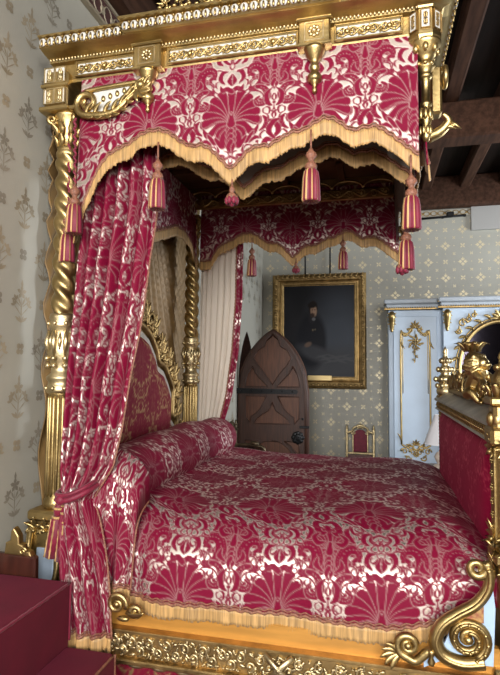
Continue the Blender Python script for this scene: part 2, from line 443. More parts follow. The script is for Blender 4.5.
def fringe(pathpts, L, parent, name='fringe', out=(0, -1, 0), gimp=True, flare=.25, jit=.006, step=.0045, mats=None):
    """pathpts: dense polyline of the top edge"""
    P = [Vector(p) for p in pathpts]
    d = [0]
    for a, b in zip(P, P[1:]): d.append(d[-1]+(b-a).length)
    n = max(2, int(d[-1]/step)); xs = np.linspace(0, d[-1], n)
    Q = np.stack([np.interp(xs, d, [p[k] for p in P]) for k in range(3)], 1)
    mb = MB(); o = Vector(out); V = []
    ph = [random.uniform(-1, 1) for _ in range(n)]
    for j in range(5):
        t = j/4
        for i in range(n):
            w = .0028*(1 if i % 2 else -1)
            V.append(Vector(Q[i]) + o*(w + .004 + flare*L*.18*t + .004*math.sin(i*.21)*t) + Vector((ph[i]*.0015*t, 0, -L*t - (jit*ph[i] if j == 4 else 0))))
    fs = [(j*n+i, j*n+i+1, (j+1)*n+i+1, (j+1)*n+i) for j in range(4) for i in range(n-1)]
    mb.add(V, fs, 0, True)
    f = mb.build(name, mats or FRINGE, parent, solid=.004)
    if gimp:
        g = MB()
        st = 2
        pts = [Vector(q)+o*.006+Vector((0, 0, .004+.004*math.sin(i*1.2))) for i, q in enumerate(Q[::st])]
        g.tube(pts, [.0075 if i % 2 else .0052 for i in range(len(pts))], 6)
        g.tube([p+Vector((0, 0, .012)) for p in pts], .003, 5)
        return f, g.build('gimp_braid', GIMP, parent)
    return f, None

# ================================================================== THE ROOM
XL, XR, YN, YB, ZC = -1.70, 4.2, -3.0, 7.9, 4.40
DY0, DY1, DSP, DTOP = 6.45, 7.35, 1.33, 2.12          # doorway in the left wall
def doorarch(t):                                        # half-width fraction t 0..1 → height of the pointed arch
    x, h, w_ = abs(2*t-1)*.45, DTOP-DSP, .45; R_ = (h*h+w_*w_)/(2*w_)
    return DSP + math.sqrt(max(0, R_*R_-(x+R_-w_)**2))
mb = MB(); mb.box(((XL+XR)/2, (YN+YB)/2, -.05), (XR-XL+.4, YB-YN+.4, .1)); fl = struct(mb.build('floor', FLOORW))
# left wall with pointed doorway and printed sprigs
_lift = [0]
def lift_next(): _lift[0] = (_lift[0]+1) % 23; return .0008+.00008*_lift[0]
def lift(): return .0008+.00008*_lift[0]
def poly_leaf(mb, M, x, y, a, L, w, mi):
    lift_next()
    c, s_ = math.cos(a), math.sin(a)
    P = [(0, 0), (.3*L, w*.7), (.6*L, w), (L, 0), (.6*L, -w), (.3*L, -w*.7)]
    mb.add([(x+p[0]*c-p[1]*s_, y+p[0]*s_+p[1]*c, lift()) for p in P], [(0, 1, 2, 3, 4, 5)], mi, False, M)
def disc(mb, M, x, y, r, mi, n=7):
    lz = lift_next()
    mb.add([(x+r*math.cos(2*PI*i/n), y+r*math.sin(2*PI*i/n), lz) for i in range(n)], [tuple(range(n))], mi, False, M)
mb = MB()
def wq(y0, y1, z0, z1): mb.add([(XL, y0, z0), (XL, y1, z0), (XL, y1, z1), (XL, y0, z1)], [(0, 1, 2, 3)], 0, False)
wq(YN, DY0, 0, ZC); wq(DY1, YB, 0, ZC)
N = 16
for i in range(N):
    a, b = i/N, (i+1)/N
    za, zb = doorarch(a), doorarch(b); ya, yb = lerp(DY0, DY1, a), lerp(DY0, DY1, b)
    mb.add([(XL, ya, za), (XL, yb, zb), (XL, yb, ZC), (XL, ya, ZC)], [(0, 1, 2, 3)], 0, False)
    mb.add([(XL, ya, za), (XL, yb, zb), (XL-.35, yb, zb), (XL-.35, ya, za)], [(0, 1, 2, 3)], 3, False)
for y in (DY0, DY1): mb.add([(XL, y, 0), (XL, y, DSP), (XL-.35, y, DSP), (XL-.35, y, 0)], [(0, 1, 2, 3)], 3, False)
mb.add([(XL-.35, DY0-.1, 0), (XL-.35, DY1+.1, 0), (XL-.35, DY1+.1, 2.3), (XL-.35, DY0-.1, 2.3)], [(0, 1, 2, 3)], 4, False)
ML = M_foot(XL, 0, 0)
rr = random.Random(3)
for ci in range(49):
    y = -.25 + ci*.165
    for k in range(9):
        z = .28 + k*.47 + (.235 if ci % 2 else 0)
        if z > 3.75 or (6.2 < y < 7.5 and z < 2.4): continue
        mi = 2 if rr.random() < .35 else 1
        # sprig: stem, flower, leaves
        poly_leaf(mb, ML, y, z-.13, PI/2, .16, .0035, mi)
        for sg in (1, -1):
            poly_leaf(mb, ML, y, z-.105, PI/2-sg*1.0, .055, .008, mi); poly_leaf(mb, ML, y, z-.105, PI/2-sg*.5, .040, .006, mi)
            poly_leaf(mb, ML, y, z-.07, PI/2-sg*.85, .075, .0028, mi)
            for q in (-.9, 0, .9): poly_leaf(mb, ML, y+sg*.050, z-.022, PI/2-sg*.6+q, .030, .007, mi)
            poly_leaf(mb, ML, y, z-.03, PI/2-sg*1.0, .060, .0028, mi)
            for q in (-1.0, 0, 1.0): poly_leaf(mb, ML, y+sg*.043, z+.004, PI/2-sg*.5+q, .030, .008, mi)
            poly_leaf(mb, ML, y+sg*.004, z-.02, PI/2-sg*.5, .045, .006, mi)
        for a in range(5): poly_leaf(mb, ML, y, z+.045, a*PI*.4+PI/2, .036, .0105, mi)
        poly_leaf(mb, ML, y, z+.06, PI/2, .05, .008, mi)
        # small quatrefoil between
        z2 = z+.235
        if z2 < 3.75 and not (6.2 < y < 7.5 and z2 < 2.3):
            m2 = 2 if rr.random() < .3 else 1
            for a in range(4): disc(mb, ML, y+.017*math.cos(a*PI/2+.78), z2+.019*math.sin(a*PI/2+.78), .0145, m2)
wl = struct(mb.build('wall_left', [WALLL, SPRIG, SPRIGD, OAK, BOARD]))
mb = MB()
mb.box((XL+.012, (YN+YB)/2, 3.88), (.024, YB-YN, .16), mi=0)
for i in range(70): 
    y = -1+i*.125
    mb.ball((XL+.025, y, 3.88), (.006, .035, .03), mi=1, n=6, m=4)
    mb.tube([(XL+.026, y+.0625+.05*math.cos(a), 3.88+.055*math.sin(a)) for a in np.linspace(0, 2*PI, 11)], .005, 5, mi=1)
for z in (3.80, 3.96): mb.box((XL+.02, (YN+YB)/2, z), (.04, YB-YN, .018), mi=1)
struct(mb.build('trim_1', [FRIEZE, SPRIG]))
# back wall
mb = MB()
mb.add([(XL-.02, YB, 0), (XR, YB, 0), (XR, YB, ZC), (XL-.02, YB, ZC)], [(0, 1, 2, 3)], 0, False)
MBk = M_front(0, YB, 0)
def fleuron(x, z, k, mi=1):
    for a in range(4):
        t = a*PI/2
        for da in (-.55, 0, .55): poly_leaf(mb, MBk, x+.012*math.cos(t), z+.012*math.sin(t), t+da, k*(1 if da == 0 else .72), k*.15, mi)
def cross(x, z, k, mi=1):
    for a in range(4): poly_leaf(mb, MBk, x, z, a*PI/2+PI/4, k, k*.24, mi)
pit = .235
for i in range(26):
    for j in range(17):
        x = XL+.12+i*pit; z = .12+j*pit
        if z > 3.8: continue
        if (i+j) % 2: fleuron(x, z, .062)
        else: cross(x, z, .045)
        cross(x+pit/2, z+pit/2, .028)
        disc(mb, MBk, x+pit/2, z, .009, 1); disc(mb, MBk, x, z+pit/2, .009, 1)
wb = struct(mb.build('wall_back', [WALLB, STAR]))
mb = MB()
mb.box(((XL+XR)/2, YB-.012, 3.89), (XR-XL, .024, .10), mi=0)
for i in range(60):
    x = XL+.05+i*.1
    mb.tube([(x+.04*math.cos(a), YB-.026, 3.89+.032*math.sin(a)) for a in np.linspace(0, 2*PI, 11)], .006, 5, mi=1)
    mb.ball((x+.05, YB-.025, 3.89), (.014, .005, .02), mi=1, n=6, m=4)
struct(mb.build('trim_2', [WALLL, OLDGOLD]))
# right wall with a window, near wall with two windows
def wall_with_holes(mb, M, L, H, holes):
    xs = sorted({0, L, *[h[0] for h in holes], *[h[1] for h in holes]}); zs = sorted({0, H, *[h[2] for h in holes], *[h[3] for h in holes]})
    for a, b in zip(xs, xs[1:]):
        for c, d in zip(zs, zs[1:]):
            cx, cz = (a+b)/2, (c+d)/2
            if any(h[0] < cx < h[1] and h[2] < cz < h[3] for h in holes): continue
            mb.box((cx, cz, -.1), (b-a, d-c, .2), M, 0, 0)
NEARH = [(.4, 2.1, 1.6, 4.0), (2.9, 4.6, 1.6, 4.0)]
RIGHTH = [(8.2, 9.9, .8, 3.1)]
mb = MB(); wall_with_holes(mb, Matrix(((1, 0, 0, XL), (0, 0, 1, YN), (0, 1, 0, 0), (0, 0, 0, 1))), XR-XL, ZC, NEARH); struct(mb.build('wall_front', PLAIN))
mb = MB(); wall_with_holes(mb, Matrix(((0, 0, -1, XR), (1, 0, 0, YN), (0, 1, 0, 0), (0, 0, 0, 1))), YB-YN, ZC, RIGHTH); struct(mb.build('wall_right', PLAIN))
def window(n, M, w, h):
    mb = MB()
    for x in (.03, w-.03): mb.box((x, h/2, -.1), (.06, h, .08), M)
    for y in (.03, h-.03): mb.box((w/2, y, -.1), (w, .06, .08), M)
    mb.box((w/2, h/2, -.1), (.05, h, .06), M)
    for k in (1, 2): mb.box((w/2, h*k/3, -.1), (w, .035, .05), M)
    struct(mb.build('window_%d' % n, PANELW))
for n, (a, b, c, d) in enumerate(NEARH): window(n+1, Matrix(((1, 0, 0, XL+a), (0, 0, 1, YN), (0, 1, 0, c), (0, 0, 0, 1))), b-a, d-c)
for n, (a, b, c, d) in enumerate(RIGHTH): window(n+3, Matrix(((0, 0, -1, XR), (1, 0, 0, YN+a), (0, 1, 0, c), (0, 0, 0, 1))), b-a, d-c)
# ceiling
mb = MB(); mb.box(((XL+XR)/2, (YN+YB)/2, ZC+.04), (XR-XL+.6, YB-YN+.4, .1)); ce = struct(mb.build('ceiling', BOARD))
def beam(name, c, d):
    m = MB(); m.box(c, d, bev=.02); o = m.build(name, BEAM, ce); return o
for y in (1.6, 5.32): beam('cross_beam', ((XL+XR)/2, y, 4.03), (XR-XL, .26, .36))
beam('wall_plate', ((XL+XR)/2, 7.80, 4.17), (XR-XL, .18, .44))
beam('wall_plate', (XL+.07, (YN+YB)/2, 4.19), (.16, YB-YN, .44))
x = -1.35
while x < 4:
    beam('joist', (x, 2.4, 4.29), (.15, 10.8, .18)); x += .52
# ================================================================== BED CANOPY
CX0, CX1, CY0, CY1 = -1.575, .20, 2.26, 4.16
can = thing('bed_canopy', 'gilded half tester canopy with fringed damask valances over the bed head', 'canopy', (-.72, 3.2, 2.9))
PROF = [(0, 3.035), (.014, 3.04), (.02, 3.055), (.02, 3.165), (.03, 3.17), (.045, 3.178), (.05, 3.20), (.06, 3.21), (.085, 3.225), (.11, 3.245), (.125, 3.262), (.135, 3.268), (.135, 3.325), (.15, 3.335), (.15, 3.35), (-.06, 3.35), (-.06, 3.035)]
def zc_(z): return float(np.interp(z, [3.0, 3.035, 3.055, 3.165, 3.21, 3.268, 3.325, 3.35], [3.0, 3.035, 3.05, 3.128, 3.145, 3.158, 3.202, 3.212]))
PROF = [(o, zc_(z)) for o, z in PROF]
def sweepU(prof, pts):
    """pts: (corner, outward) pairs around the three free sides"""
    mb = MB(); V = []; n = len(prof)
    for (cx, cy), (ox, oy) in pts:
        for o, z in prof: V.append((cx+ox*o, cy+oy*o, z))
    fs = [(k*n+i, k*n+(i+1) % n, (k+1)*n+(i+1) % n, (k+1)*n+i) for k in range(len(pts)-1) for i in range(n)]
    mb.add(V, fs, 0, False); return mb
UP = [((CX0, CY0), (0, -1)), ((CX1, CY0), (1, -1)), ((CX1, CY1), (1, 1)), ((CX0, CY1), (0, 1))]
cor = sweepU(PROF, UP)
# raised middle length of the front cornice
cor.box((-.63, CY0-.05, 3.216), (1.02, .26, .012), bev=.012)
cor.box((-.63, CY0-.125, 3.186), (1.0, .06, .052), bev=.008)
cornice = cor.build('cornice', GOLD, can)
# leaf band on the cornice, bead band below
mb = MB()
def leafband(p0, p1, out, z, pitch=.042, hgt=.021):
    a, b = Vector(p0), Vector(p1); L = (b-a).length; n = int(L/pitch)
    for i in range(n):
        p = a.lerp(b, (i+.5)/n); o = Vector(out)
        w = (b-a).normalized()*pitch*.40
        W_ = lambda f, q=.008: (abs(w.x)*f+abs(o.x)*q, abs(w.y)*f+abs(o.y)*q)
        mb.ball(p+o*.004+Vector((0, 0, z+.002)), (*W_(1.15), hgt), mi=1, n=7, m=5)
        mb.ball(p+o*.011+Vector((0, 0, z-.004)), (*W_(.36), hgt*.85), mi=0, n=6, m=4)
        mb.ball(p+w*1.25+o*.008+Vector((0, 0, z-.010)), (*W_(.42), hgt*.55), mi=0, n=6, m=4)
        mb.ball(p+w*1.25+o*.007+Vector((0, 0, z+.016)), (*W_(.30), hgt*.35), mi=0, n=6, m=4)
leafband((CX0, CY0-.135, 0), (-1.14, CY0-.135, 0), (0, -1, 0), 3.178)
leafband((-1.13, CY0-.155, 0), (-.13, CY0-.155, 0), (0, -1, 0), 3.182)
leafband((-.12, CY0-.135, 0), (CX1+.13, CY0-.135, 0), (0, -1, 0), 3.178)
leafband((CX1+.135, CY0-.13, 0), (CX1+.135, CY1+.13, 0), (1, 0, 0), 3.178)
mb.build('leaf_moulding', [GOLD, WHITE], cornice)
mb = MB()
def beadband(p0, p1, out, z, pitch=.017):
    a, b = Vector(p0), Vector(p1); n = int((b-a).length/pitch); o = Vector(out)
    for i in range(n):
        p = a.lerp(b, (i+.5)/n)
        mb.ball(p+o*.003+Vector((0, 0, z)), (.0066, .0066, .009), n=6, m=4)
beadband((CX0, CY0-.05, 0), (CX1+.04, CY0-.05, 0), (0, -1, 0), 3.142)
beadband((CX1+.05, CY0-.04, 0), (CX1+.05, CY1, 0), (1, 0, 0), 3.142)
mb.build('bead_moulding', PALEGOLD, cornice)
# pierced scroll panels in the frieze
for x0, x1, wv in ((-1.43, -1.13, 6), (-.94, -.335, 12), (-.155, .115, 5)):
    p = MB(); xc = (x0+x1)/2; L = x1-x0
    p.box((0, 0, .003), (L, .060, .010), M_front(xc, CY0-.02, 3.091), bev=.002)
    pl = p.build('frieze_panel', WHITE, can)
    f = MB(); Mx = M_front(xc, CY0-.028, 3.091)
    for yy in (-.034, .034): f.box((0, yy, .004), (L+.022, .009, .014), Mx, bev=.004)
    for xx in (-L/2-.006, L/2+.006): f.box((xx, 0, .004), (.010, .062, .014), Mx, bev=.004)
    rinceau(f, Mx, L, .058, int(wv*1.2), .0042)
    for k in range(-1, 2): f.ball((k*L*.33, 0, .008), (.013, .013, .010), Mx)
    f.build('scroll_relief', GOLD, pl)
# frieze blocks with pendant finials
FIN = [(.001, -.205), (.008, -.20), (.012, -.19), (.007, -.175), (.011, -.165), (.024, -.145), (.027, -.125), (.018, -.108), (.014, -.10), (.022, -.092), (.022, -.084), (.015, -.07), (.020, -.055), (.036, -.035), (.042, -.018), (.046, -.012), (.046, 0), (.03, .003)]
for xc in (-1.04, -.25):
    b = MB(); Mx = M_front(xc, CY0-.035, 3.090)
    b.box((0, 0, 0), (.14, .105, .07), Mx, bev=.006); b.box((0, .060, .008), (.16, .022, .08), Mx, bev=.006); b.box((0, -.057, .004), (.15, .016, .075), Mx, bev=.006)
    bl = b.build('frieze_block', GOLD, can)
    r = MB()
    for sx in (-.040, .040): r.box((sx, 0, .036), (.007, .085, .008), Mx)
    for sy in (-.040, .040): r.box((0, sy, .036), (.085, .007, .008), Mx)
    rosette(r, Mx, .033, c=(0, 0, .034)); r.build('rosette', PALEGOLD, bl)
    q = MB(); q.lathe(FIN, (xc, CY0-.045, 3.025), 18); 
    q.lathe([(.028, -.150), (.029, -.125), (.02, -.11)], (xc, CY0-.045, 3.025), 18, rib=.09, nrib=9)
    q.build('pendant_finial', GOLD, bl)
# corner turret at the free corners
def turret(xc, yc):
    t = MB(); o8 = lambda r, z: [(xc+r*math.cos(PI/8+k*PI/4), yc+r*math.sin(PI/8+k*PI/4), z) for k in range(8)]
    rings = [(.075, 3.00), (.085, 3.02), (.085, 3.035), (.080, 3.04), (.080, 3.175), (.088, 3.18), (.092, 3.20), (.10, 3.215), (.12, 3.24), (.135, 3.262), (.15, 3.27), (.15, 3.325), (.16, 3.335), (.16, 3.35), (.02, 3.36)]
    rings = [(r*.86, zc_(z)) for r, z in rings]
    V = []; [V.extend(o8(r, z)) for r, z in rings]
    fs = [(j*8+i, j*8+(i+1) % 8, (j+1)*8+(i+1) % 8, (j+1)*8+i) for j in range(len(rings)-1) for i in range(8)]
    fs += [tuple(range(8)), tuple((len(rings)-1)*8+i for i in range(8))]
    t.add(V, fs, 0, False)
    o = t.build('corner_turret', GOLD, can)
    w = MB(); r2 = MB(); r3 = MB()
    for k in range(8):
        a = k*PI/4; Mk = Matrix.Translation((xc+.0645*math.cos(a), yc+.0645*math.sin(a), 3.086)) @ Matrix.Scale(.74, 4, (0, 0, 1)) @ Matrix.Scale(.86, 4, (-math.sin(a), math.cos(a), 0)) @ Matrix.Rotation(a, 4, 'Z') @ Matrix(((0, 0, 1, 0), (1, 0, 0, 0), (0, 1, 0, 0), (0, 0, 0, 1)))
        w.box((0, 0, 0), (.040, .104, .008), Mk, bev=.001)
        for sx in (-.021, .021): r2.box((sx, 0, .003), (.005, .11, .010), Mk, bev=.001)
        for sy in (-.054, .054): r2.box((0, sy, .003), (.045, .005, .010), Mk, bev=.001)
        for yy in (-.03, 0, .03): rosette(r2, Mk, .013, petals=5, c=(0, yy, .004))
        for s2 in (-1, 1):
            for yy in (-.034, .004): r2.leaf((0, yy, .005), PI/2-s2*.7, .028, .005, Mk, 0, s2*.6, .5)
        for m in range(3):
            aa = a+(m-1)*.24
            r3.ball((xc+.128*math.cos(aa), yc+.128*math.sin(aa), 3.178), (.012, .012, .020), mi=m % 2, n=6, m=4)
    w.build('turret_panel', WHITE, o); r2.build('turret_relief', OLDGOLD, o); r3.build('turret_leaf_band', [GOLD, WHITE], o)
    q = MB()
    q.lathe([(.012, -.52), (.02, -.50), (.024, -.47), (.016, -.44), (.026, -.41), (.026, -.36), (.018, -.34), (.030, -.33), (.030, -.315), (.022, -.31), (.022, -.19), (.028, -.185), (.036, -.175), (.030, -.165), (.028, -.15), (.042, -.135), (.048, -.12), (.036, -.10), (.030, -.09), (.05, -.07), (.066, -.045), (.078, -.02), (.084, -.01), (.084, 0)], (0, 0, 0), 16, Matrix.Translation((xc+.004, yc, 3.01)) @ Matrix.Diagonal((.80, .80, .82, 1)))
    for k in range(8):
        a = k*PI/4
        q.ball((xc+.036*math.cos(a), yc+.036*math.sin(a), 2.913), .010)
        q.ball((xc+.054*math.cos(a), yc+.054*math.sin(a), 2.975), (.013, .013, .02))
        q.ball((xc+.026*math.cos(a), yc+.026*math.sin(a), 2.70), (.010, .010, .028))
        q.ball((xc+.022*math.cos(a+.4), yc+.022*math.sin(a+.4), 2.63), (.008, .008, .022))
    q.build('turret_pendant', GOLD, o)
turret(.215, 2.27)
turret(.215, 4.12)
# carved consoles on the foot face near the corner
mb = MB(); Mx = M_foot(.285, 2.42, 2.95)
mb.box((.0, -.08, -.01), (.07, .22, .05), Mx, bev=.01)
mb.tube([(p[0], p[1], .03) for p in spiral(0, -.02, .05, .01, PI/2, 1.4)], [lerp(.014, .008, i/26) for i in range(27)], 7, Mx)
mb.build('console', GOLD, can)
mb = MB()
pp = crv([(.24, 2.40, 2.66), (.29, 2.40, 2.68), (.325, 2.39, 2.72), (.30, 2.38, 2.75)], 6)
mb.tube(pp, np.linspace(.03, .012, len(pp)), 8)
for k in range(5): mb.tube([pp[4+2*k], pp[4+2*k]+Vector((.03, -.01, .03-.014*k)), pp[4+2*k]+Vector((.05, -.012, .02-.016*k))], [.012, .009, .002], 6)
mb.build('acanthus_drop', GOLD, can)
# corner block over the near post, big volute beside it
for yc in (2.28, 4.13):
    b = MB(); sg = -1 if yc < 3 else 1
    b.box((-1.53, yc+sg*.005, 2.99), (.13, .17, .20), bev=.02)
    b.box((-1.53, yc+sg*.005, 3.002), (.150, .185, .018), bev=.008); b.box((-1.53, yc+sg*.005, 2.885), (.16, .19, .025), bev=.008)
    bl = b.build('corner_block', GOLD, can)
    if yc < 3:
        w = MB(); r = MB()
        for zc in (2.948, 3.055):
            for xc in (-1.560, -1.500):
                Mx = M_front(xc, yc-.083, zc); w.box((0, 0, 0), (.050, .070, .010), Mx, bev=.001)
                for yy in (-.02, .02): rosette(r, Mx, .014, petals=6, c=(0, yy, .006))
                for s2 in (-1, 1):
                    r.box((s2*.027, 0, .004), (.005, .075, .012), Mx, bev=.001); r.box((0, s2*.037, .004), (.058, .005, .012), Mx, bev=.001)
                    for yy in (-.026, .0): r.leaf((0, yy, .006), PI/2-s2*.7, .026, .006, Mx, 0, s2*.6, .5)
        w.build('corner_panel', WHITE, bl); r.build('corner_relief', PALEGOLD, bl)
mb = MB(); Mx = M_front(0, CY0-.05, 0)
c0 = at(86, 100, 2.2)
sp = spiral(c0.x, c0.z, .012, .062, -PI/2-2*PI*1.45, 1.45, 30)
path = [(p[0], p[1], 0) for p in sp]
e = path[-1]
q1, q2, q3, q4 = at(102, 112, 2.2), at(116, 107, 2.2), at(128, 95, 2.2), at(141, 83, 2.2)
path += [tuple(p) for p in crv([e, (q1.x, q1.z, 0), (q2.x, q2.z, 0), (q3.x, q3.z, 0), (q4.x, q4.z, 0), (q4.x+.005, q4.z-.03, 0), (q4.x-.02, q4.z-.035, 0)], 7)[1:]]
mb.tube(path, [lerp(.010, .019, min(1, i/30)) if i < 34 else lerp(.02, .009, (i-34)/max(1, len(path)-35)) for i in range(len(path))], 8, Mx)
mb.tube([(p[0], p[1], .012) for p in path[6:-8]], .006, 6, Mx)
for i in range(30, len(path)-8, 4):
    mb.leaf((path[i][0], path[i][1], .01), 1.6, .07, .012, Mx, 0, -.8, .6)
    mb.leaf((path[i][0], path[i][1], .01), -1.2, .05, .010, Mx, 0, .8, .6)
tq = at(112, 84, 2.2)
mb.prism([(c0.x, c0.z-.055), (q1.x, q1.z), (q2.x, q2.z), (q3.x, q3.z), (q4.x, q4.z), (q4.x+.01, q4.z+.02), (tq.x, tq.z), (c0.x+.03, c0.z+.055)], .012, Mx, 1, -.02)
mb.tube(crv([(c0.x-.01, c0.z+.06, 0), (tq.x-.02, tq.z+.005, 0), (q4.x+.01, q4.z+.025, 0)], 8), .011, 7, Mx)
for k in range(6):
    t = k/5; xx = lerp(c0.x+.085, q4.x-.02, t); zz = lerp(c0.z+.005, q4.z-.0, t); mb.ball((xx, zz+.01, -.004), (.011, .016, .008), Mx)
for k in range(4): mb.leaf((q4.x-.015, q4.z-.01, .01), -.5-.55*k, .075, .016, Mx, 0, .7, .6)
mb.ball((q4.x, q4.z, .01), .024, Mx)
mb.build('volute_bracket', [GOLD, WHITE], can)
# cresting
mb = MB(); Mx = M_front(-.655, CY0-.165, 3.218) @ Matrix.Scale(.64, 4)
for sg in (1, -1):
    for (cx, cy, r0, a0, tn) in ((.10, .07, .065, PI, 1.3), (.26, .05, .055, 0, 1.3), (.40, .035, .042, PI, 1.2), (.17, .15, .06, PI*.5, 1.2), (.33, .11, .04, 0, 1.2)):
        sp = [(sg*p[0], p[1], 0) for p in spiral(cx, cy, r0, .010, a0, tn, 24)]
        mb.tube(sp, [lerp(.013, .007, i/24) for i in range(25)], 7, Mx)
        spray(mb, Mx, sg*cx, cy+r0*.4, .07, 0, PI/2-sg*.6, 5)
    mb.tube(crv([(sg*.0, .01, 0), (sg*.14, .0, 0), (sg*.3, .01, 0), (sg*.48, 0, 0)], 6), .012, 7, Mx)
    for k in range(8): mb.ball((sg*(.05+.055*k), .012+.012*(k % 2), .012), (.018, .014, .012), Mx)
spray(mb, Mx, 0, .06, .19, 0, PI/2, 9)
mb.ball((0, .05, .02), (.05, .06, .03), Mx)
mb.build('cresting', GOLD, can)
# tester (ceiling of the canopy) and inner cornice
mb = MB(); mb.box(((CX0+CX1)/2, (CY0+CY1)/2, 3.15), (CX1-CX0-.02, CY1-CY0-.04, .04))
for k in range(1, 4): mb.box(((CX0+CX1)/2, lerp(CY0, CY1, k/4), 3.115), (CX1-CX0-.05, .05, .04), mi=0)
for k in range(1, 4): mb.box((lerp(CX0, CX1, k/4), (CY0+CY1)/2, 3.115), (.05, CY1-CY0-.05, .04), mi=0)
te = mb.build('tester', TESTER, can)
mb = MB()
mb.box(((CX0+CX1)/2, CY1-.085, 2.985), (CX1-CX0-.1, .03, .085), bev=.008)
rinceau(mb, M_front(-.69, CY1-.10, 2.985), 1.66, .082, 18, .007)
for k in range(7):
    xk = -1.4+k*.24; mb.tube([(xk+.12*math.cos(a), CY1-.10, 3.03+.06*math.sin(a)) for a in np.linspace(0, PI, 9)], .009, 6)
mb.box((CX0+.02, 3.2, 3.06), (.03, 1.8, .12), bev=.008)
rinceau(mb, M_foot(CX0+.035, 3.2, 3.06), 1.7, .1, 18, .005)
mb.build('inner_cornice', GOLD, te)
# valances
VB = [(78, 232), (86, 210), (94, 191), (103, 172), (112, 159), (123, 152), (134, 147), (143, 140), (153, 136), (163, 135), (173, 138), (183, 146), (194, 151), (205, 150), (213, 154), (222, 163), (232, 173), (241, 165), (250, 155), (260, 151), (270, 151), (281, 144), (292, 137), (304, 135), (314, 129), (325, 123), (336, 125), (345, 131), (353, 135), (364, 132), (376, 131), (388, 138), (400, 147), (413, 160)]
VBX = []; VBZ = []
for u, v in VB:
    p = at(u, v, 2.25); VBX.append(p.x); VBZ.append(p.z)
VX0, VX1 = VBX[0], .185
VBX[-1] = VX1
def vbot(x): return interp(VBX, VBZ, x)
NVX = 340
def valance(name, y, sgn, mats, parent, attr=True, zoff=0, ripple=.004, res=NVX, xlo=VX0, fl=.03, floor_=0):
    vbot = lambda x: max(floor_, interp(VBX, VBZ, x))
    mb = MB(); us = np.linspace(xlo, VX1, res); ts = np.linspace(0, 1, 110 if res > 200 else 40)
    def P(u, t):
        zb = vbot(u)+zoff; z = lerp(3.06, zb, t)
        return Vector((u, y + sgn*(.012+fl*t + ripple*math.sin(u*23)*t), z))
    mb.sheet(P, us, ts, att=(lambda u, t: (u+.633, lerp(3.06, vbot(u)+zoff, t)-2.54)) if attr else None, chart=CHART_V)
    o = mb.build(name, mats, parent, solid=.006, attr=attr)
    path = [P(u, 1.0) for u in us]
    return o, path
fv, pth = valance('front_valance', CY0, -1, [DAMASK], can)
fringe(pth, .070, fv, out=(0, -1, 0))
iv, pth = valance('inner_valance', CY0+.20, 1, [LINING], can, attr=False, zoff=.005, res=160, xlo=-1.36, fl=.01)
fringe(pth, .066, iv, out=(0, -1, 0), step=.006)
bv, pth = valance('far_valance', CY1-.05, -1, [DAMASK], can, res=240, zoff=-.01, floor_=2.50)
fringe(pth, .070, bv, out=(0, -1, 0), step=.006)
# foot valance, running away from the viewer
FVY = [2.27, 2.42, 2.62, 2.80, 2.98, 3.21, 3.44, 3.62, 3.80, 3.98, 4.12]; FVZ = [2.47, 2.60, 2.68, 2.67, 2.60, 2.52, 2.60, 2.67, 2.68, 2.62, 2.48]
mb = MB(); us = np.linspace(2.27, 4.12, 240); ts = np.linspace(0, 1, 70)
def PF(u, t): return Vector((.193+.03*t, u, lerp(3.06, interp(FVY, FVZ, u), t)))
mb.sheet(PF, us, ts, att=lambda u, t: (u-3.2, lerp(3.06, interp(FVY, FVZ, u), t)-2.54), chart=CHART_V)
sv = mb.build('foot_valance', DAMASK, can, solid=.006, attr=True)
fringe([PF(u, 1) for u in us], .07, sv, out=(1, 0, 0), step=.006)
mb = MB(); mb.sheet(lambda u, t: Vector((.150+.02*t, u, lerp(3.06, interp(FVY, FVZ, u)+.02, t))), np.linspace(2.30, 4.10, 80), np.linspace(0, 1, 12)); mb.build('foot_valance_lining', LINING, sv, solid=.004)
def PHd(u, t): return Vector((-1.455, u, lerp(3.04, interp(FVY, FVZ, u)-.02*max(0, (u-3.9)/.2), t)))
mb = MB(); mb.sheet(PHd, np.linspace(2.34, 4.10, 200), np.linspace(0, 1, 60), att=lambda u, t: (u-3.2, lerp(3.06, interp(FVY, FVZ, u), t)-2.54), chart=CHART_V)
hv = mb.build('head_valance', DAMASK, can, solid=.006, attr=True)
fringe([PHd(u, 1) for u in np.linspace(2.34, 4.10, 200)], .07, hv, out=(1, 0, 0), step=.006)
for ch in can.children:
    if 'valance' not in ch.name: ch.location.z -= .011
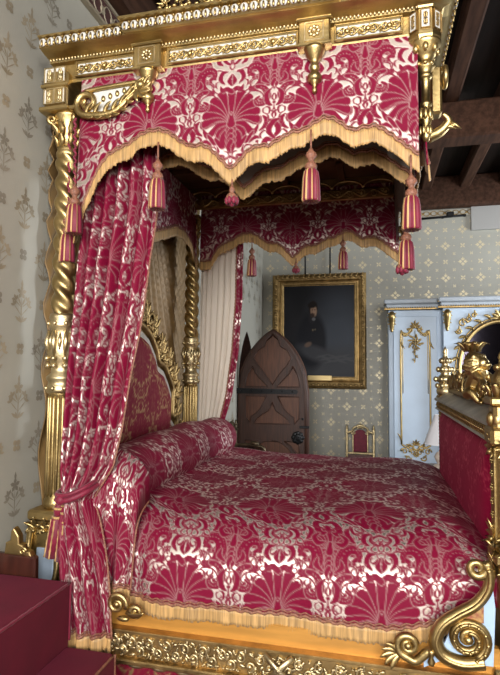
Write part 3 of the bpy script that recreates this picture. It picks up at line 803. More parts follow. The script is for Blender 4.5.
# ================================================================== BED
bed = thing('state_bed', 'gilded state bed with twisted posts, carved rails and crimson footboard standing against the left wall', 'bed', (-.6, 3.2, 0))
def leafring(mb, c, r, z, n, h, w, tip=.02):
    for k in range(n):
        a = 2*PI*k/n; d = Vector((math.cos(a), math.sin(a), 0))
        p = Vector((c[0], c[1], z))+d*r
        mb.tube([p, p+d*.006+Vector((0, 0, h*.5)), p+d*tip+Vector((0, 0, h*.9)), p+d*(tip*1.7)+Vector((0, 0, h*.8))], [w*.7, w, w*.7, w*.25], 6, None, 0, .6, nrm=d)
def bedpost(xc, yc):
    c = (xc, yc, 0)
    m = MB(); m.lathe([(.060, .93), (.066, .935), (.066, .96), (.058, .975), (.056, 1.0), (.056, 1.47), (.062, 1.48)], c, 48, rib=.0)
    for k in range(16):
        a = 2*PI*k/16; m.tube([(xc+.055*math.cos(a), yc+.055*math.sin(a), z) for z in (.985, 1.0, 1.45, 1.465)], [.003, .0085, .0085, .003], 6)
    o = m.build('bed_post', GOLD, bed)
    m = MB(); m.lathe([(.062, 1.475), (.070, 1.485), (.072, 1.50), (.064, 1.515), (.060, 1.53), (.070, 1.545), (.070, 1.555), (.05, 1.575), (.048, 1.60), (.055, 1.63), (.068, 1.665), (.066, 1.70), (.058, 1.76), (.056, 1.79), (.066, 1.80), (.068, 1.815), (.058, 1.83), (.066, 1.845), (.060, 1.865)], c, 24)
    for k in range(8):
        a = 2*PI*k/8; d = Vector((math.cos(a), math.sin(a), 0)); q = Vector(c)+d*.060
        m.tube([q+Vector((0, 0, 1.66)), q+d*.014+Vector((0, 0, 1.72)), q+d*.006+Vector((0, 0, 1.78))], [.008, .014, .006], 6)
        m.ball(q+d*.010+Vector((0, 0, 1.645)), .014); m.ball(q+d*.006+Vector((0, 0, 1.61)), (.012, .012, .014))
        m.ball(q+d*.010+Vector((0, 0, 1.50)), (.012, .012, .012)); m.ball(q+d*.008+Vector((0, 0, 1.815)), .011)
        a2 = a+PI/8; d2 = Vector((math.cos(a2), math.sin(a2), 0)); q2 = Vector(c)+d2*.06
        m.tube([q2+Vector((0, 0, 1.68)), q2+d2*.008+Vector((0, 0, 1.73)), q2+Vector((0, 0, 1.77))], [.005, .010, .004], 6)
    m.build('carved_drum', PALEGOLD, o)
    zs = np.linspace(1.86, 2.66, 180)
    m = MB(); m.lathe([(.053, z) for z in zs], c, 36, rib=.15, nrib=3, twist=2*PI/.10)
    m.lathe([(.044, 2.64), (.056, 2.655), (.058, 2.675), (.05, 2.69), (.055, 2.70)], c, 24)
    m.build('twisted_shaft', GOLD, o)
    m = MB(); m.lathe([(.052, 2.69), (.050, 2.76), (.056, 2.80), (.072, 2.85), (.075, 2.855), (.075, 2.87)], c, 24)
    leafring(m, c, .050, 2.70, 8, .06, .016); leafring(m, c, .052, 2.755, 8, .065, .018, .03)
    for k in range(4):
        a = PI/4+k*PI/2; d = Vector((math.cos(a), math.sin(a), 0)); q = Vector(c)+d*.082
        m.tube([q+d*p[0]+Vector((0, 0, 2.835+p[1])) for p in [(s[0], s[1]) for s in spiral(0, 0, .026, .005, PI, 1.4, 18)]], np.linspace(.012, .006, 19), 6)
    m.box((xc, yc, 2.875), (.17, .17, .02), bev=.006)
    m.build('capital', GOLD, o)
    m = MB(); m.box((xc, yc, .45), (.17, .17, .90), bev=.01); m.box((xc, yc, .905), (.20, .20, .05), bev=.012); m.box((xc, yc, .06), (.21, .21, .12), bev=.015)
    for f, Mx in ((0, M_front(xc, yc-.09, .84)), (1, M_foot(xc+.09, yc, .84)), (2, M_inner(xc-.09, yc, .84))):
        for sx in (-.055, 0, .055): spray(m, Mx, sx, .0, .065, 0, PI/2, 5)
        m.tube([(-.075, .02, .0), (-.08, -.15, .02), (-.06, -.26, .03), (-.085, -.36, .01)], .012, 7, Mx); m.tube([(.075, .02, .0), (.08, -.15, .02), (.06, -.26, .03), (.085, -.36, .01)], .012, 7, Mx)
    pd = m.build('pedestal', GOLD, o)
    m = MB(); m.box((0, 0, 0), (.09, .28, .012), M_front(xc, yc-.086, .62), bev=.004); m.box((0, 0, 0), (.09, .28, .012), M_inner(xc-.086, yc, .62), bev=.004); m.build('pedestal_panel', BLUE, pd)
bedpost(-1.50, 2.28)
bedpost(-1.50, 4.13)
# head cloth behind (pleats fanning out) and headboard
mb = MB()
def PH(u, t):
    y = lerp(2.36, 4.40, u); z = lerp(.9, 3.02, t); k = (u-.5)*2
    ph = (y-3.2)/(.35+.42*(3.1-z))
    return Vector((-1.655+.018*math.sin(ph*46), y, z))
mb.sheet(PH, np.linspace(0, 1, 420), np.linspace(0, 1, 40)); mb.build('head_cloth', HEADSILK, bed, solid=.004)
HY = 3.205
def arch(sc=1.0, dz=0, flat=False):
    half = [(.74, .55), (.74, 1.17), (.66, 1.22), (.66, 1.42), (.60, 1.50), (.50, 1.60), (.38, 1.64), (.34, 1.72), (.22, 1.83), (.10, 1.88), (0, 1.895)]
    base = .55
    out = [(x*sc, base+(z-base)*(1+(sc-1)*.6)+dz) for x, z in half]
    return out + [(-x, z) for x, z in out[::-1][1:]]
mb = MB(); mb.prism(arch(1.0), .05, M_foot(-1.625, HY, 0)); hb = mb.build('headboard', OLDGOLD, bed)
mb = MB(); mb.prism(arch(.985, -.012), .02, M_foot(-1.577, HY, 0), ins=.006); mb.build('ivory_border', mat('aged_ivory', (.42, .38, .32), .55, noise=.2), hb)
# padded damask panel
def pad(poly, M, name, parent, bulge=.05, mats=None, ny=110, nz=110, off=(0, 0)):
    P = np.array(poly); xs = P[:, 0]; zmin = P[:, 1].min(); zmax = P[:, 1].max()
    hal = P[:len(P)//2+1]
    zz = np.linspace(zmin, zmax-.001, nz); m = MB()
    def hw(z): # half width at z
        best = 0
        for (x0, z0), (x1, z1) in zip(hal, hal[1:]):
            if min(z0, z1) <= z <= max(z0, z1) and abs(z1-z0) > 1e-9: best = max(best, lerp(x0, x1, (z-z0)/(z1-z0)))
        return best
    H = {z: hw(z) for z in zz}
    def PP(u, z):
        x = H[z]*u; e = min(1-abs(u), 1.0)*H[z]; ez = min(z-zmin, zmax-z); d = min(e, ez)
        return Vector((x, z, bulge*(1-math.exp(-d/.05))))
    m.sheet(PP, np.linspace(-1, 1, ny), zz, M, att=lambda u, z: (H[z]*u+off[0], z+off[1]))
    return m.build(name, mats, parent, attr=True)
pad(arch(.945, -.025), M_foot(-1.56, HY, 0), 'upholstered_panel', hb, .05, [DAMASK_OLD], off=(0, -.95))
mb = MB(); Mx = M_foot(-1.59, HY, 0)
edge = crv([(p[0], p[1], .03) for p in arch(1.02, .0)], 5)
mb.tube(edge, .022, 7, Mx)
for i in range(6, len(edge)-6, 4):
    p = edge[i]; r_ = random.Random(i)
    n = Vector((p.x, p.y-1.2, 0)).normalized()
    mb.leaf((p.x, p.y, .03), math.atan2(n.y, n.x)+r_.uniform(-.8, .8), .11, .024, Mx, 0, r_.uniform(-1, 1), .6, .25)
    mb.ball((p.x+n.x*.03, p.y+n.y*.03, .035), .019, Mx)
for i in range(4, len(edge)-4, 5):
    p = edge[i]; q = edge[i+2]; tx, ty = q.x-p.x, q.y-p.y; l = math.hypot(tx, ty) or 1; n = Vector((-ty/l, tx/l, 0))
    if n.x*p.x+n.y*(p.y-1.3) < 0: n = -n
    c_ = p+n*.075; sg = 1 if p.x > 0 else -1
    mb.tube([(c_.x+sg*a_[0], c_.y+a_[1], .03) for a_ in spiral(0, 0, .058, .012, -1.0, 1.3, 18)], np.linspace(.017, .009, 19), 6, Mx)
    mb.ball((c_.x, c_.y, .03), .02, Mx)
    for k in range(4): mb.leaf((c_.x, c_.y, .03), math.atan2(n.y, n.x)+.6*k-.9, .11, .022, Mx, 0, .8, .6, .2)
for sg in (1, -1):   # crest: scrolls climbing to a plume
    for (cx, cy, r0, a0) in ((.10, 2.02, .085, PI), (.24, 1.93, .075, 0), (.40, 1.78, .065, PI), (.09, 2.2, .06, 0), (.55, 1.66, .05, PI), (.70, 1.33, .04, 0), (.76, 1.15, .04, PI)):
        sp = [(sg*p[0], p[1], .03) for p in spiral(cx, cy, r0, .012, a0, 1.3, 24)]
        mb.tube(sp, [lerp(.019, .009, i/24) for i in range(25)], 7, Mx)
        spray(mb, Mx, sg*cx, cy, .11, 0, PI/2-sg*.5, 5)
spray(mb, Mx, 0, 2.05, .22, 0, PI/2, 9); spray(mb, Mx, 0, 2.22, .16, 0, PI/2, 7)
mb.ball((0, 2.08, .05), (.07, .09, .05), Mx); mb.ball((0, 2.36, .03), (.03, .05, .03), Mx)
mb.build('gilt_crest', OLDGOLD, hb)
# mattress core, rails, base panels
RX0, RX1 = -1.13, .44
mb = MB(); mb.box((-.54, 3.17, .74), (1.82, 1.86, .38), bev=.06); mb.build('mattress', CREAM, bed)
mb = MB(); mb.box(((RX0+RX1)/2, 3.19, .45), (RX1-RX0, 1.90, .20), bev=.004)
mb.build('bed_frame', MAHOG, bed)
mb = MB()
mb.box(((RX0+RX1)/2, 2.108, .552), (RX1-RX0, .05, .10), bev=.012)
sr = mb.build('side_rail', SATIN, bed)
mb = MB()
FY = 2.05
mb.box(((RX0+RX1)/2, FY+.055, .457), (RX1-RX0, .11, .10), bev=.004)
mb.box(((RX0+RX1)/2, FY+.05, .512), (RX1-RX0, .12, .012), bev=.005); mb.box(((RX0+RX1)/2, FY+.04, .402), (RX1-RX0, .14, .020), bev=.009)
cf = mb.build('carved_rail', OLDGOLD, bed)
mb = MB(); Mx = M_front((RX0+RX1)/2, FY, .457)
foliage(mb, Mx, RX1-RX0-.02, .088, 40, 3, 0, .009)
for sg in (1, -1): mb.tube([(-.055*sg-.02, -.048, .02), (-.02, 0, .03), (.055*sg-.02, .048, .02)], [.012, .014, .012], 6, Mx, 0, .6)
rosette(mb, Mx, .02, c=(-.02, 0, .03))
mb.build('leaf_carving', PALEGOLD, cf)
mb = MB(); Mx = M_front((RX0+RX1)/2, FY+.045, .17)
mb.sheet(lambda u, v: Vector((u, v, 0)), np.linspace(-(RX1-RX0)/2, (RX1-RX0)/2, 300), np.linspace(-.17, .26, 60), Mx, att=lambda u, v: (u, v))
bp = mb.build('base_panel', DAMASK_OLD, bed, attr=True, solid=.01)
mb = MB(); Mx = M_front((RX0+RX1)/2, FY+.035, .415); n = 15
for k in range(n):
    w = (RX1-RX0)/n; xc = -(RX1-RX0)/2+w*(k+.5)
    mb.tube([(xc+w*.5*math.cos(a), -.005-.045*math.sin(a), .012) for a in np.linspace(0, PI, 11)][::-1], [.005, .008, .010, .011, .012, .012, .012, .011, .010, .008, .005], 6, Mx)
    for sg in (1, -1): mb.tube([(p[0], p[1], .014) for p in spiral(xc+sg*w*.34, -.028, .018, .004, PI/2, sg*1.1, 14)], .006, 6, Mx)
    mb.ball((xc+w/2, -.03, .014), (.011, .022, .012), Mx)
mb.build('swag_carving', PALEGOLD, bp)
mb = MB(); mb.box(((RX0+RX1)/2, FY+.06, .03), (RX1-RX0, .14, .06), bev=.015); mb.build('plinth', OLDGOLD, bed)
# little scroll at the head end of the side rail
mb = MB(); Mx = M_front(0, 2.02, 0); c = at(117, 604, 2.02)
for (cx, cz, r0, a0, tn) in ((c.x, c.z, .045, -.3, 1.5), (c.x+.085, c.z-.025, .026, PI, -1.3)):
    sp = spiral(cx, cz, r0, .006, a0, tn, 26); mb.tube(sp, np.linspace(.013, .008, 27), 7, Mx)
mb.ball((c.x, c.z, .0), .014, Mx); mb.ball((c.x+.03, c.z-.055, .0), (.03, .012, .012), Mx)
mb.leaf((c.x+.04, c.z-.03, 0), -.4, .09, .014, Mx, 0, .6, .7)
mb.build('rail_scroll', GOLD, sr)
# ---- footboard
FX = .485
FB0, FB1 = 2.20, 4.08
fbm = MB()
fbm.box((FX+.05, (FB0+FB1)/2, .90), (.07, FB1-FB0, .92), bev=.006)
fb = fbm.build('footboard', OLDGOLD, bed)
m = MB(); W = (FB1-FB0)/2
m_us = np.linspace(-1, 1, 230); 
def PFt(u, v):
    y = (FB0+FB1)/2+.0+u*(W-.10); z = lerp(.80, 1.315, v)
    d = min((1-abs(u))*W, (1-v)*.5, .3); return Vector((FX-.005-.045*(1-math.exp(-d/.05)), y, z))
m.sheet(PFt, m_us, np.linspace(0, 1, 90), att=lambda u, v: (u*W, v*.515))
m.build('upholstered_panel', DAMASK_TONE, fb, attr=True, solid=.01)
for y in (FB0+.06, FB1-.06):
    m = MB(); m.box((FX+.005, y, 1.06), (.06, .05, .56), bev=.01)
    for k in range(22): m.ball((FX-.028, y, .80+k*.025), (.010, .014, .010), n=6, m=4)
    m.build('gilt_stile', GOLD, fb)
m = MB()
prof = [(-.06, 1.315), (-.075, 1.325), (-.06, 1.335), (-.055, 1.375), (-.075, 1.385), (-.075, 1.398), (-.03, 1.425), (.02, 1.455), (.06, 1.46), (.11, 1.46), (.11, 1.315)]
V = [(FX+.02+o, y, z) for y in (FB0-.02, FB1+.02) for o, z in prof]; n = len(prof)
m.add(V, [(i, (i+1) % n, n+(i+1) % n, n+i) for i in range(n)] + [tuple(range(n)), tuple(n+i for i in range(n))], 0, False)
tr = m.build('top_rail', mat('silvered_grey_paint', (.42, .40, .35), .45, .2, noise=.3, nscale=9), fb)
m = MB(); Mx = M_inner(FX-.037, (FB0+FB1)/2, 1.355)
nn = 42
for k in range(nn):
    yy = -W+.02+(2*W-.04)*(k+.5)/nn; p = (2*W)/nn
    for sg in (1, -1): m.tube([(yy-p*.5, -.018*sg, .004), (yy, 0, .006), (yy+p*.5, .018*sg, .004)], .0055, 5, Mx)
    m.ball((yy, 0, .007), .010, Mx, n=6, m=4); m.ball((yy+p*.5, .018, .005), .006, Mx, n=6, m=4); m.ball((yy+p*.5, -.018, .005), .006, Mx, n=6, m=4)
for z in (-.030, .030): m.box((0, z, .004), (2*W, .010, .012), Mx)
m.build('lattice_carving', GOLD, tr)
def stack_finial(x, y, z, k, name, mt, parent):
    m = MB()
    m.lathe([(.04, 0), (.048, .01), (.048, .03), (.035, .045), (.030, .06), (.045, .075), (.05, .085), (.036, .10), (.022, .115), (.034, .13), (.036, .14), (.022, .155), (.016, .17), (.024, .18), (.024, .19), (.012, .205), (.009, .22), (.014, .232), (.008, .25), (.001, .265)], (0, 0, 0), 14, Matrix.Translation((x, y, z)) @ Matrix.Scale(k, 4))
    for zz, r, n_ in ((.05, .042, 6), (.085, .05, 6), (.138, .036, 6), (.185, .024, 5)):
        for q in range(n_):
            a = 2*PI*q/n_; m.ball((x+k*r*math.cos(a), y+k*r*math.sin(a), z+k*zz), (.014*k, .014*k, .016*k), n=6, m=4)
    return m.build(name, mt, parent)
m = MB(); m.box((FX+.03, FB1-.02, .70), (.11, .11, 1.40), bev=.01); m.box((FX+.03, FB1-.02, 1.40), (.14, .14, .05), bev=.01); far_post = m.build('footboard_post', OLDGOLD, fb)
stack_finial(FX+.02, FB1-.02, 1.425, 1.35, 'post_finial', PALEGOLD, far_post)
m = MB(); PXN, PYN = .475, 2.13
m.box((PXN, PYN, .72), (.085, .10, 1.30), bev=.01); m.box((PXN, PYN, .26), (.13, .13, .52), bev=.012); m.box((PXN, PYN, .92), (.12, .13, .04), bev=.01); m.box((PXN, PYN, 1.36), (.13, .13, .07), bev=.012); m.box((PXN, PYN, .53), (.14, .14, .03), bev=.008)
np_ = m.build('footboard_post', GOLD, fb)
m = MB()
for Mx in (M_front(PXN, PYN-.055, 0), M_inner(PXN-.045, PYN, 0)):
    m.box((0, 1.14, 0), (.055, .36, .012), Mx, bev=.004)
    for z in (.86, .98, 1.30): spray(m, Mx, 0, z, .075, 0, PI/2, 7)
    spray(m, Mx, 0, .95, .07, 0, -PI/2, 7)
    for k in range(6): rosette(m, Mx, .018, c=(0, 1.02+k*.05, .006), petals=6)
leafring(m, (PXN, PYN, 0), .05, .93, 8, .05, .016, .025)
m.build('post_carving', GOLD, np_)
m = MB(); m.box((PXN, PYN, 1.43), (.10, .10, .10), bev=.012); m.box((PXN, PYN, 1.49), (.13, .13, .03), bev=.01); leafring(m, (PXN, PYN, 0), .05, 1.50, 8, .06, .018, .02)
for k in range(8): m.ball((PXN+.05*math.cos(k*PI/4), PYN+.05*math.sin(k*PI/4), 1.42), (.018, .018, .03))
m.ball((PXN, PYN, 1.56), (.05, .05, .055)); m.build('post_cap', GOLD, np_)
# scroll bracket on the near side
BY = 2.03
def P2(u, v): q = at(u, v, BY); return (q.x, q.z, 0)
m = MB(); Mx = M_front(0, BY, 0)
cA = P2(477, 568); cB = P2(470, 638); cC = P2(408, 645)
R = .018
spA = spiral(cA[0], cA[1], .010, .036, -1.2, 1.3, 22)         # small top volute, unrolling
big = spiral(cB[0], cB[1], .014, .083, .6, 1.75, 44)
endB = big[-1]
path = crv([spA[-1], P2(489, 575), P2(487, 590), P2(476, 604), P2(458, 614), P2(443, 624), P2(436, 638), P2(439, 650), P2(448, 658), P2(464, 663), P2(484, 662)], 8)
m.tube(spA + [tuple(p) for p in path[1:]], [lerp(.010, .017, min(1, i/22)) for i in range(len(spA))] + [lerp(.017, .026, min(1, i/50)) for i in range(len(path)-1)], 10, Mx)
m.tube([(p[0], p[1], .020) for p in [tuple(q) for q in path[4:]]], .009, 6, Mx)
cB = P2(468, 639)
spB = spiral(cB[0], cB[1], .068, .010, -1.2, 2.0, 46)
m.tube(spB, np.linspace(.019, .009, 47), 10, Mx)
m.tube([(p[0], p[1], .016) for p in spB[:34]], .007, 6, Mx)
for i in range(0, 30, 2): m.ball((spB[i][0], spB[i][1], .020), .008, Mx, n=6, m=4)
m.ball((cB[0], cB[1], .006), .018, Mx)
spC = spiral(cC[0], cC[1], .008, .042, .8, 1.6, 34)
link = crv([spC[-1], P2(416, 661), P2(428, 652), P2(440, 650)], 6)
m.tube(spC + [tuple(p) for p in link[1:]], [lerp(.009, .016, i/34) for i in range(35)] + [.016]*(len(link)-1), 9, Mx)
m.ball((cC[0], cC[1], .004), .016, Mx)
pD = P2(392, 652)
for k in range(5): m.leaf((pD[0]+.03, pD[1], 0), PI-.9+k*.4, .075-.006*abs(k-2), .013, Mx, 0, .3, .7)
sb = m.build('scroll_bracket', GOLD, fb)
m = MB(); m.prism([P2(492, 578)[:2], P2(489, 597)[:2], P2(480, 612)[:2], P2(462, 624)[:2], P2(450, 634)[:2], P2(444, 646)[:2], P2(450, 658)[:2], P2(465, 665)[:2], P2(494, 668)[:2], P2(496, 610)[:2]], .012, Mx, 0, -.02)
m.prism([P2(424, 657)[:2], P2(432, 650)[:2], P2(440, 662)[:2], P2(424, 668)[:2]], .010, Mx, 0, -.015)
m.build('blue_panel', BLUE2, sb)
m = MB(); m.prism([P2(462, 618)[:2], P2(484, 603)[:2], P2(484, 624)[:2]], .008, Mx, 0, -.007, ins=.003); o = m.build('triangular_inlay', mat('crimson_gilt_inlay', (.30, .10, .06), .45, .3, noise=.6, nscale=60, col2=(.5, .32, .12)), sb)
m = MB(); q = P2(431, 655); m.lathe([(.010, -.03), (.014, -.02), (.007, -.005), (.012, .008), (.013, .018), (.006, .026)], (0, 0, 0), 10, Matrix.Translation((q[0], BY-.01, q[1]))); m.build('small_baluster', GOLD, sb)
# carved crest on the footboard: plinth scrolls, lion supporter, shield
m = MB(); Mx = M_inner(FX+.02, 3.14, 1.455)
for (xx, w, h) in ((0, 1.3, .03),): m.box((xx, h/2, -.03), (w, h, .10), Mx, bev=.01)
for sg in (1, -1):
    for (cx, cy, r0, a0) in ((.52, .06, .05, 0), (.40, .09, .055, PI), (.27, .07, .05, 0), (.16, .10, .06, PI)):
        m.tube([(sg*p[0], p[1], .02) for p in spiral(cx, cy, r0, .01, a0, 1.3, 22)], np.linspace(.016, .008, 23), 7, Mx)
        spray(m, Mx, sg*cx, cy-.02, .085, 0, PI/2+sg*.3, 5)
cr = m.build('crest_scrolls', GOLD, fb)
m = MB(); Mx = M_inner(FX+.02, 2.98, 1.46)
m.prism([(-.17, 0), (-.13, .10), (-.06, .17), (.03, .22), (.07, .20), (.10, .10), (.16, 0)], .05, Mx, 0, -.03, ins=.012)
for k in range(9):
    spray(m, Mx, -.14+.033*k, .02+.045*(k % 4), .085, 0, PI/2+.3-.05*k, 5); m.ball((-.12+.03*k, .04+.04*(k % 4), .03), .018, Mx)
m.build('acanthus_crest', OLDGOLD, cr)
def lion(yc, face, name):
    """rampant lion supporter, one carved piece: voxel-fused"""
    m = MB(); T = Matrix.Translation((FX+.0, yc, 1.445)) @ Matrix.Rotation(face, 4, 'Z') @ Matrix.Scale(.70, 4)
    B = lambda c, r: m.ball(c, r, T, n=12, m=8)
    T0 = lambda x, rr_, a: (x, rr_*math.cos(a), .268+rr_*math.sin(a))
    def limb(pts, r): m.tube(crv(pts, 5), np.interp(np.linspace(0, 1, 5*(len(pts)-1)+1), np.linspace(0, 1, len(r)), r), 9, T)
    # local +x is forward
    limb([(-.05, 0, .05), (-.045, 0, .12), (-.01, 0, .18), (.01, 0, .235)], [.052, .058, .060, .045])
    B((.005, 0, .20), (.062, .060, .062))
    B((.035, 0, .275), (.047, .043, .045)); B((.075, 0, .262), (.026, .026, .022)); B((.095, 0, .266), (.012, .016, .011)); B((.074, 0, .243), (.02, .018, .011))
    for s in (1, -1):
        B((.062, s*.021, .290), (.010, .009, .008)); B((.025, s*.034, .305), (.011, .009, .011))
        limb([(.02, s*.045, .20), (.07, s*.05, .165), (.10, s*.045, .12), (.115, s*.04, .065)], [.032, .025, .020, .018]); B((.128, s*.04, .05), (.026, .020, .016))
        limb([(-.055, s*.045, .06), (-.01, s*.06, .075), (.03, s*.06, .04), (.05, s*.055, .012)], [.042, .038, .026, .018]); B((.062, s*.055, .012), (.027, .02, .014))
        for k in range(7):
            a = k*.52; B((.002-.01*(k % 2), s*(.045+.006*(k % 2)), .205+.030*k*.62), (.022, .022, .026))
    for k in range(18):
        a = k*2*PI/18
        m.tube([T0(.030, .036, a), T0(.012, .062, a+.1), T0(-.012, .078, a+.25), T0(-.022, .080, a+.4)], [.012, .015, .011, .003], 6, T)
        m.tube([T0(.0, .045, a), T0(-.022, .074, a-.12), T0(-.045, .084, a-.3), T0(-.055, .08, a-.45)], [.014, .017, .012, .003], 6, T)
    B((-.01, 0, .262), (.045, .058, .060))
    for k in range(6): B((-.03-.006*k, .015*(-1)**k, .29-.028*k), (.024, .034, .024))
    limb([(-.09, 0, .04), (-.14, 0, .08), (-.13, 0, .17), (-.10, 0, .22), (-.12, 0, .27)], [.014, .011, .010, .011, .018])
    o = m.build(name, GOLD, cr)
    md = o.modifiers.new('fuse', 'REMESH'); md.mode = 'VOXEL'; md.voxel_size = .0038; md.use_smooth_shade = True
    sm = o.modifiers.new('soft', 'SMOOTH'); sm.iterations = 1; sm.factor = .3
    return o
lion(2.70, -.9, 'lion_supporter')
m = MB(); m.lathe([(.02, 0), (.022, .12), (.03, .14), (.02, .155), (.016, .20), (.045, .225), (.05, .24), (.03, .25)], (FX+.0, 2.86, 1.50), 12)
leafring(m, (FX+.0, 2.86, 0), .035, 1.70, 8, .05, .018, .03); m.build('candle_cup', GOLD, cr)
stack_finial(FX+.03, 2.37, 1.45, .9, 'crown_finial', GOLD, cr)
# ================================================================== BEDDING
cov = thing('coverlet', 'crimson damask coverlet with gold fringe spread over the gilded bed', 'bedspread', (-.35, 3.1, .9))
CV0, CV1 = -1.02, .445
# section of the spread across the bed: from the far edge, over the top, down the near side
SEC = crv([(0, 4.17, .60), (0, 4.16, .82), (0, 4.11, .92), (0, 3.98, .950), (0, 3.2, .975), (0, 2.5, .968), (0, 2.31, .950), (0, 2.19, .905), (0, 2.115, .83), (0, 2.085, .745), (0, 2.078, .632)], 14)
sd = [0]
for a, b in zip(SEC, SEC[1:]): sd.append(sd[-1]+(b-a).length)
STOT = sd[-1]
def PC(u, s):
    dl_ = max(0, min(1, (s-(STOT-.55))/.25)); x = lerp(CV0-.17*(1-dl_*dl_*(3-2*dl_)), CV1, u); y = interp(sd, [p.y for p in SEC], s); z = interp(sd, [p.z for p in SEC], s)
    drop = max(0, min(1, (s-(STOT-.40))/.40))
    y += -.012*drop*math.sin(x*7+1)*(1) + .006*math.sin(x*19+s*3)*drop
    z += .007*math.sin(x*5+y*3)*(1-drop) + .004*math.sin(x*13-y*9)*(1-drop)
    z -= .055*max(0, (x-.20)/.22)**2*(1-drop)          # sinks at the foot
    z += .02*max(0, 1-(x-CV0)/.14)*(1-drop)
    if drop > 0:  # pulled up towards the bracket
        k = max(0, (x-.03)/.40); z += .10*k**1.3*drop; y += .05*k*drop
        y += .03*math.exp(-((x+.99)/.04)**2)*drop
    return Vector((x, y, z))
mb = MB(); us = np.linspace(0, 1, 320)
ss = np.concatenate([np.linspace(0, STOT-.62, 210), np.linspace(STOT-.62, STOT, 135)[1:]])
mb.sheet(PC, us, ss, att=lambda u, s: (lerp(CV0, CV1, u)-.02, STOT-s+.17))
cs = mb.build('spread', DAMASK, cov, attr=True, solid=.008)
fringe([PC(u, STOT-.002) for u in np.linspace(0, .93, 290)], .056, cs, flare=.1)
bol = thing('bolster', 'crimson damask bolster with a hanging cover lying across the bed head', 'bolster', (-1.2, 3.15, 1.0))
BX, BR = -1.215, .150
mb = MB()
def PB(u, t):
    """u along the bed width, t round the roll and down to the coverlet"""
    y = lerp(2.20, 4.12, u)
    e = min(u, 1-u)*1.92
    r = BR*(1-.45*math.exp(-e/.05)) + .006*math.sin(y*11+t*5)
    a = lerp(PI*1.15, -.62, t)
    zc = 1.075+.015*math.sin(y*2.4)-.012*u
    return Vector((BX+r*1.12*math.cos(a)-.01*math.sin(y*8), y, zc+r*math.sin(a)))
mb.sheet(PB, np.linspace(0, 1, 320), np.linspace(0, 1, 80), att=lambda u, t: (t*.50, u*1.92), chart=CHART_D)
ro = mb.build('roll', DAMASK, bol, attr=True, solid=.008)
# end of the cover falling over the near side
mb = MB()
def PD(u, t):
    x = lerp(-1.22, -1.005, u)
    top = Vector((x, 2.25, 1.075+.15*math.sqrt(max(0, 1-((x-BX)/.21)**2))*1.0)) if abs(x-BX) < .21 else Vector((x, 2.25, 1.0))
    tt = t
    zb = .672 + .0*u
    z = lerp(top.z, zb, tt)
    y = 2.25 - .13*(1-math.exp(-tt/.10)) - .035*tt - .012*math.sin(u*9+1.0)*tt - .010*math.sin(u*21)*tt
    y -= .014*math.exp(-((u-1)/.05)**2)*tt
    return Vector((x, y, z))
mb.sheet(PD, np.linspace(0, 1, 100), np.linspace(0, 1, 140), att=lambda u, t: (lerp(-1.42, -1.005, u)+1.165, (1-t)*.52+.03))
dr = mb.build('cover_end', DAMASK, bol, attr=True, solid=.006)
fringe([PD(u, 1) for u in np.linspace(0, 1, 80)], .065, dr, flare=.1)
mb = MB(); mb.tube([PD(1, t)+Vector((.004, -.006, 0)) for t in np.linspace(0, 1, 60)], [.0052 if k % 2 else .0036 for k in range(60)], 6); mb.build('gimp_edge', GIMP, dr)
# ================================================================== BED CURTAINS
cu = thing('bed_curtain', 'crimson damask bed curtain gathered by a tieback at the near bed post', 'curtain', (-1.2, 2.2, .4))
CR = [(160, 135), (160, 160), (160, 200), (156, 230), (151, 261), (146, 300), (140, 336), (131, 377), (122, 430), (113, 466), (97, 492), (93, 500), (98, 520), (103, 550), (109, 593), (114, 636)]
CL = [(96, 135), (92, 160), (86, 200), (83, 230), (79, 261), (76, 300), (72, 336), (69, 377), (66, 430), (64, 466), (66, 492), (66, 500), (60, 520), (58, 550), (60, 593), (66, 636)]
CYD = 2.11
def cyv(v): return interp([135, 200, 261, 336, 430, 496, 540, 600], [2.36, 2.36, 2.30, 2.23, 2.17, 2.11, 2.055, 2.035], v)
cl = [at(u, v, cyv(v)) for u, v in CL]; crr = [at(u, v, cyv(v)) for u, v in CR]
def cyz(z): return interp([p.z for p in crr][::-1], [p.y for p in crr][::-1], z)
czs = [p.z for p in crr][::-1]
def cxl(z): return interp([p.z for p in cl][::-1], [p.x for p in cl][::-1], z)
def cxr(z): return interp(czs, [p.x for p in crr][::-1], z)
ZT, ZBm = czs[-1], czs[0]
ZTIE = at(68, 496, 2.11).z
def PCu(u, z):
    x0, x1 = cxl(z), cxr(z); w = x1-x0
    tie = math.exp(-((z-ZTIE)/.14)**2)
    ph = u*2*PI*7.0 + .5*math.sin(z*2.2) + .9*math.sin(u*5)
    amp = .050*(1-.5*tie) * (.6+.4*math.sin(u*3.1+1))
    if z < ZTIE: amp = .022*min(1, .5+(ZTIE-z)*1.2)
    if z < ZTIE: ph = u*2*PI*4.2*(1-.25*(ZTIE-z)) + 1.0
    x = x0 + w*(u + .018*math.sin(ph+1.2))
    y = cyz(z) + amp*math.sin(ph) - .05*tie*math.cos((u-.5)*PI) - .03*math.sin(u*PI)
    return Vector((x, y, z))
NZ, NU = 330, 230
zs_ = np.linspace(ZT, ZBm, NZ)
mb = MB(); mb.sheet(PCu, np.linspace(0, 1, NU), zs_, att=lambda u, z: (u*1.05-.15, z*.8), chart=CHART_D)
cd = mb.build('drape', DAMASK, cu, attr=True, solid=.006)
fringe([PCu(u, ZBm+.002) for u in np.linspace(0, 1, 120)], .062, cd, flare=.1)
mb = MB(); mb.tube([PCu(1.0, z)+Vector((.004, -.004, 0)) for z in np.linspace(2.5, ZBm, 170)], [.0055 if k % 2 else .0036 for k in range(170)], 6); mb.build('gimp_edge', GIMP, cd)
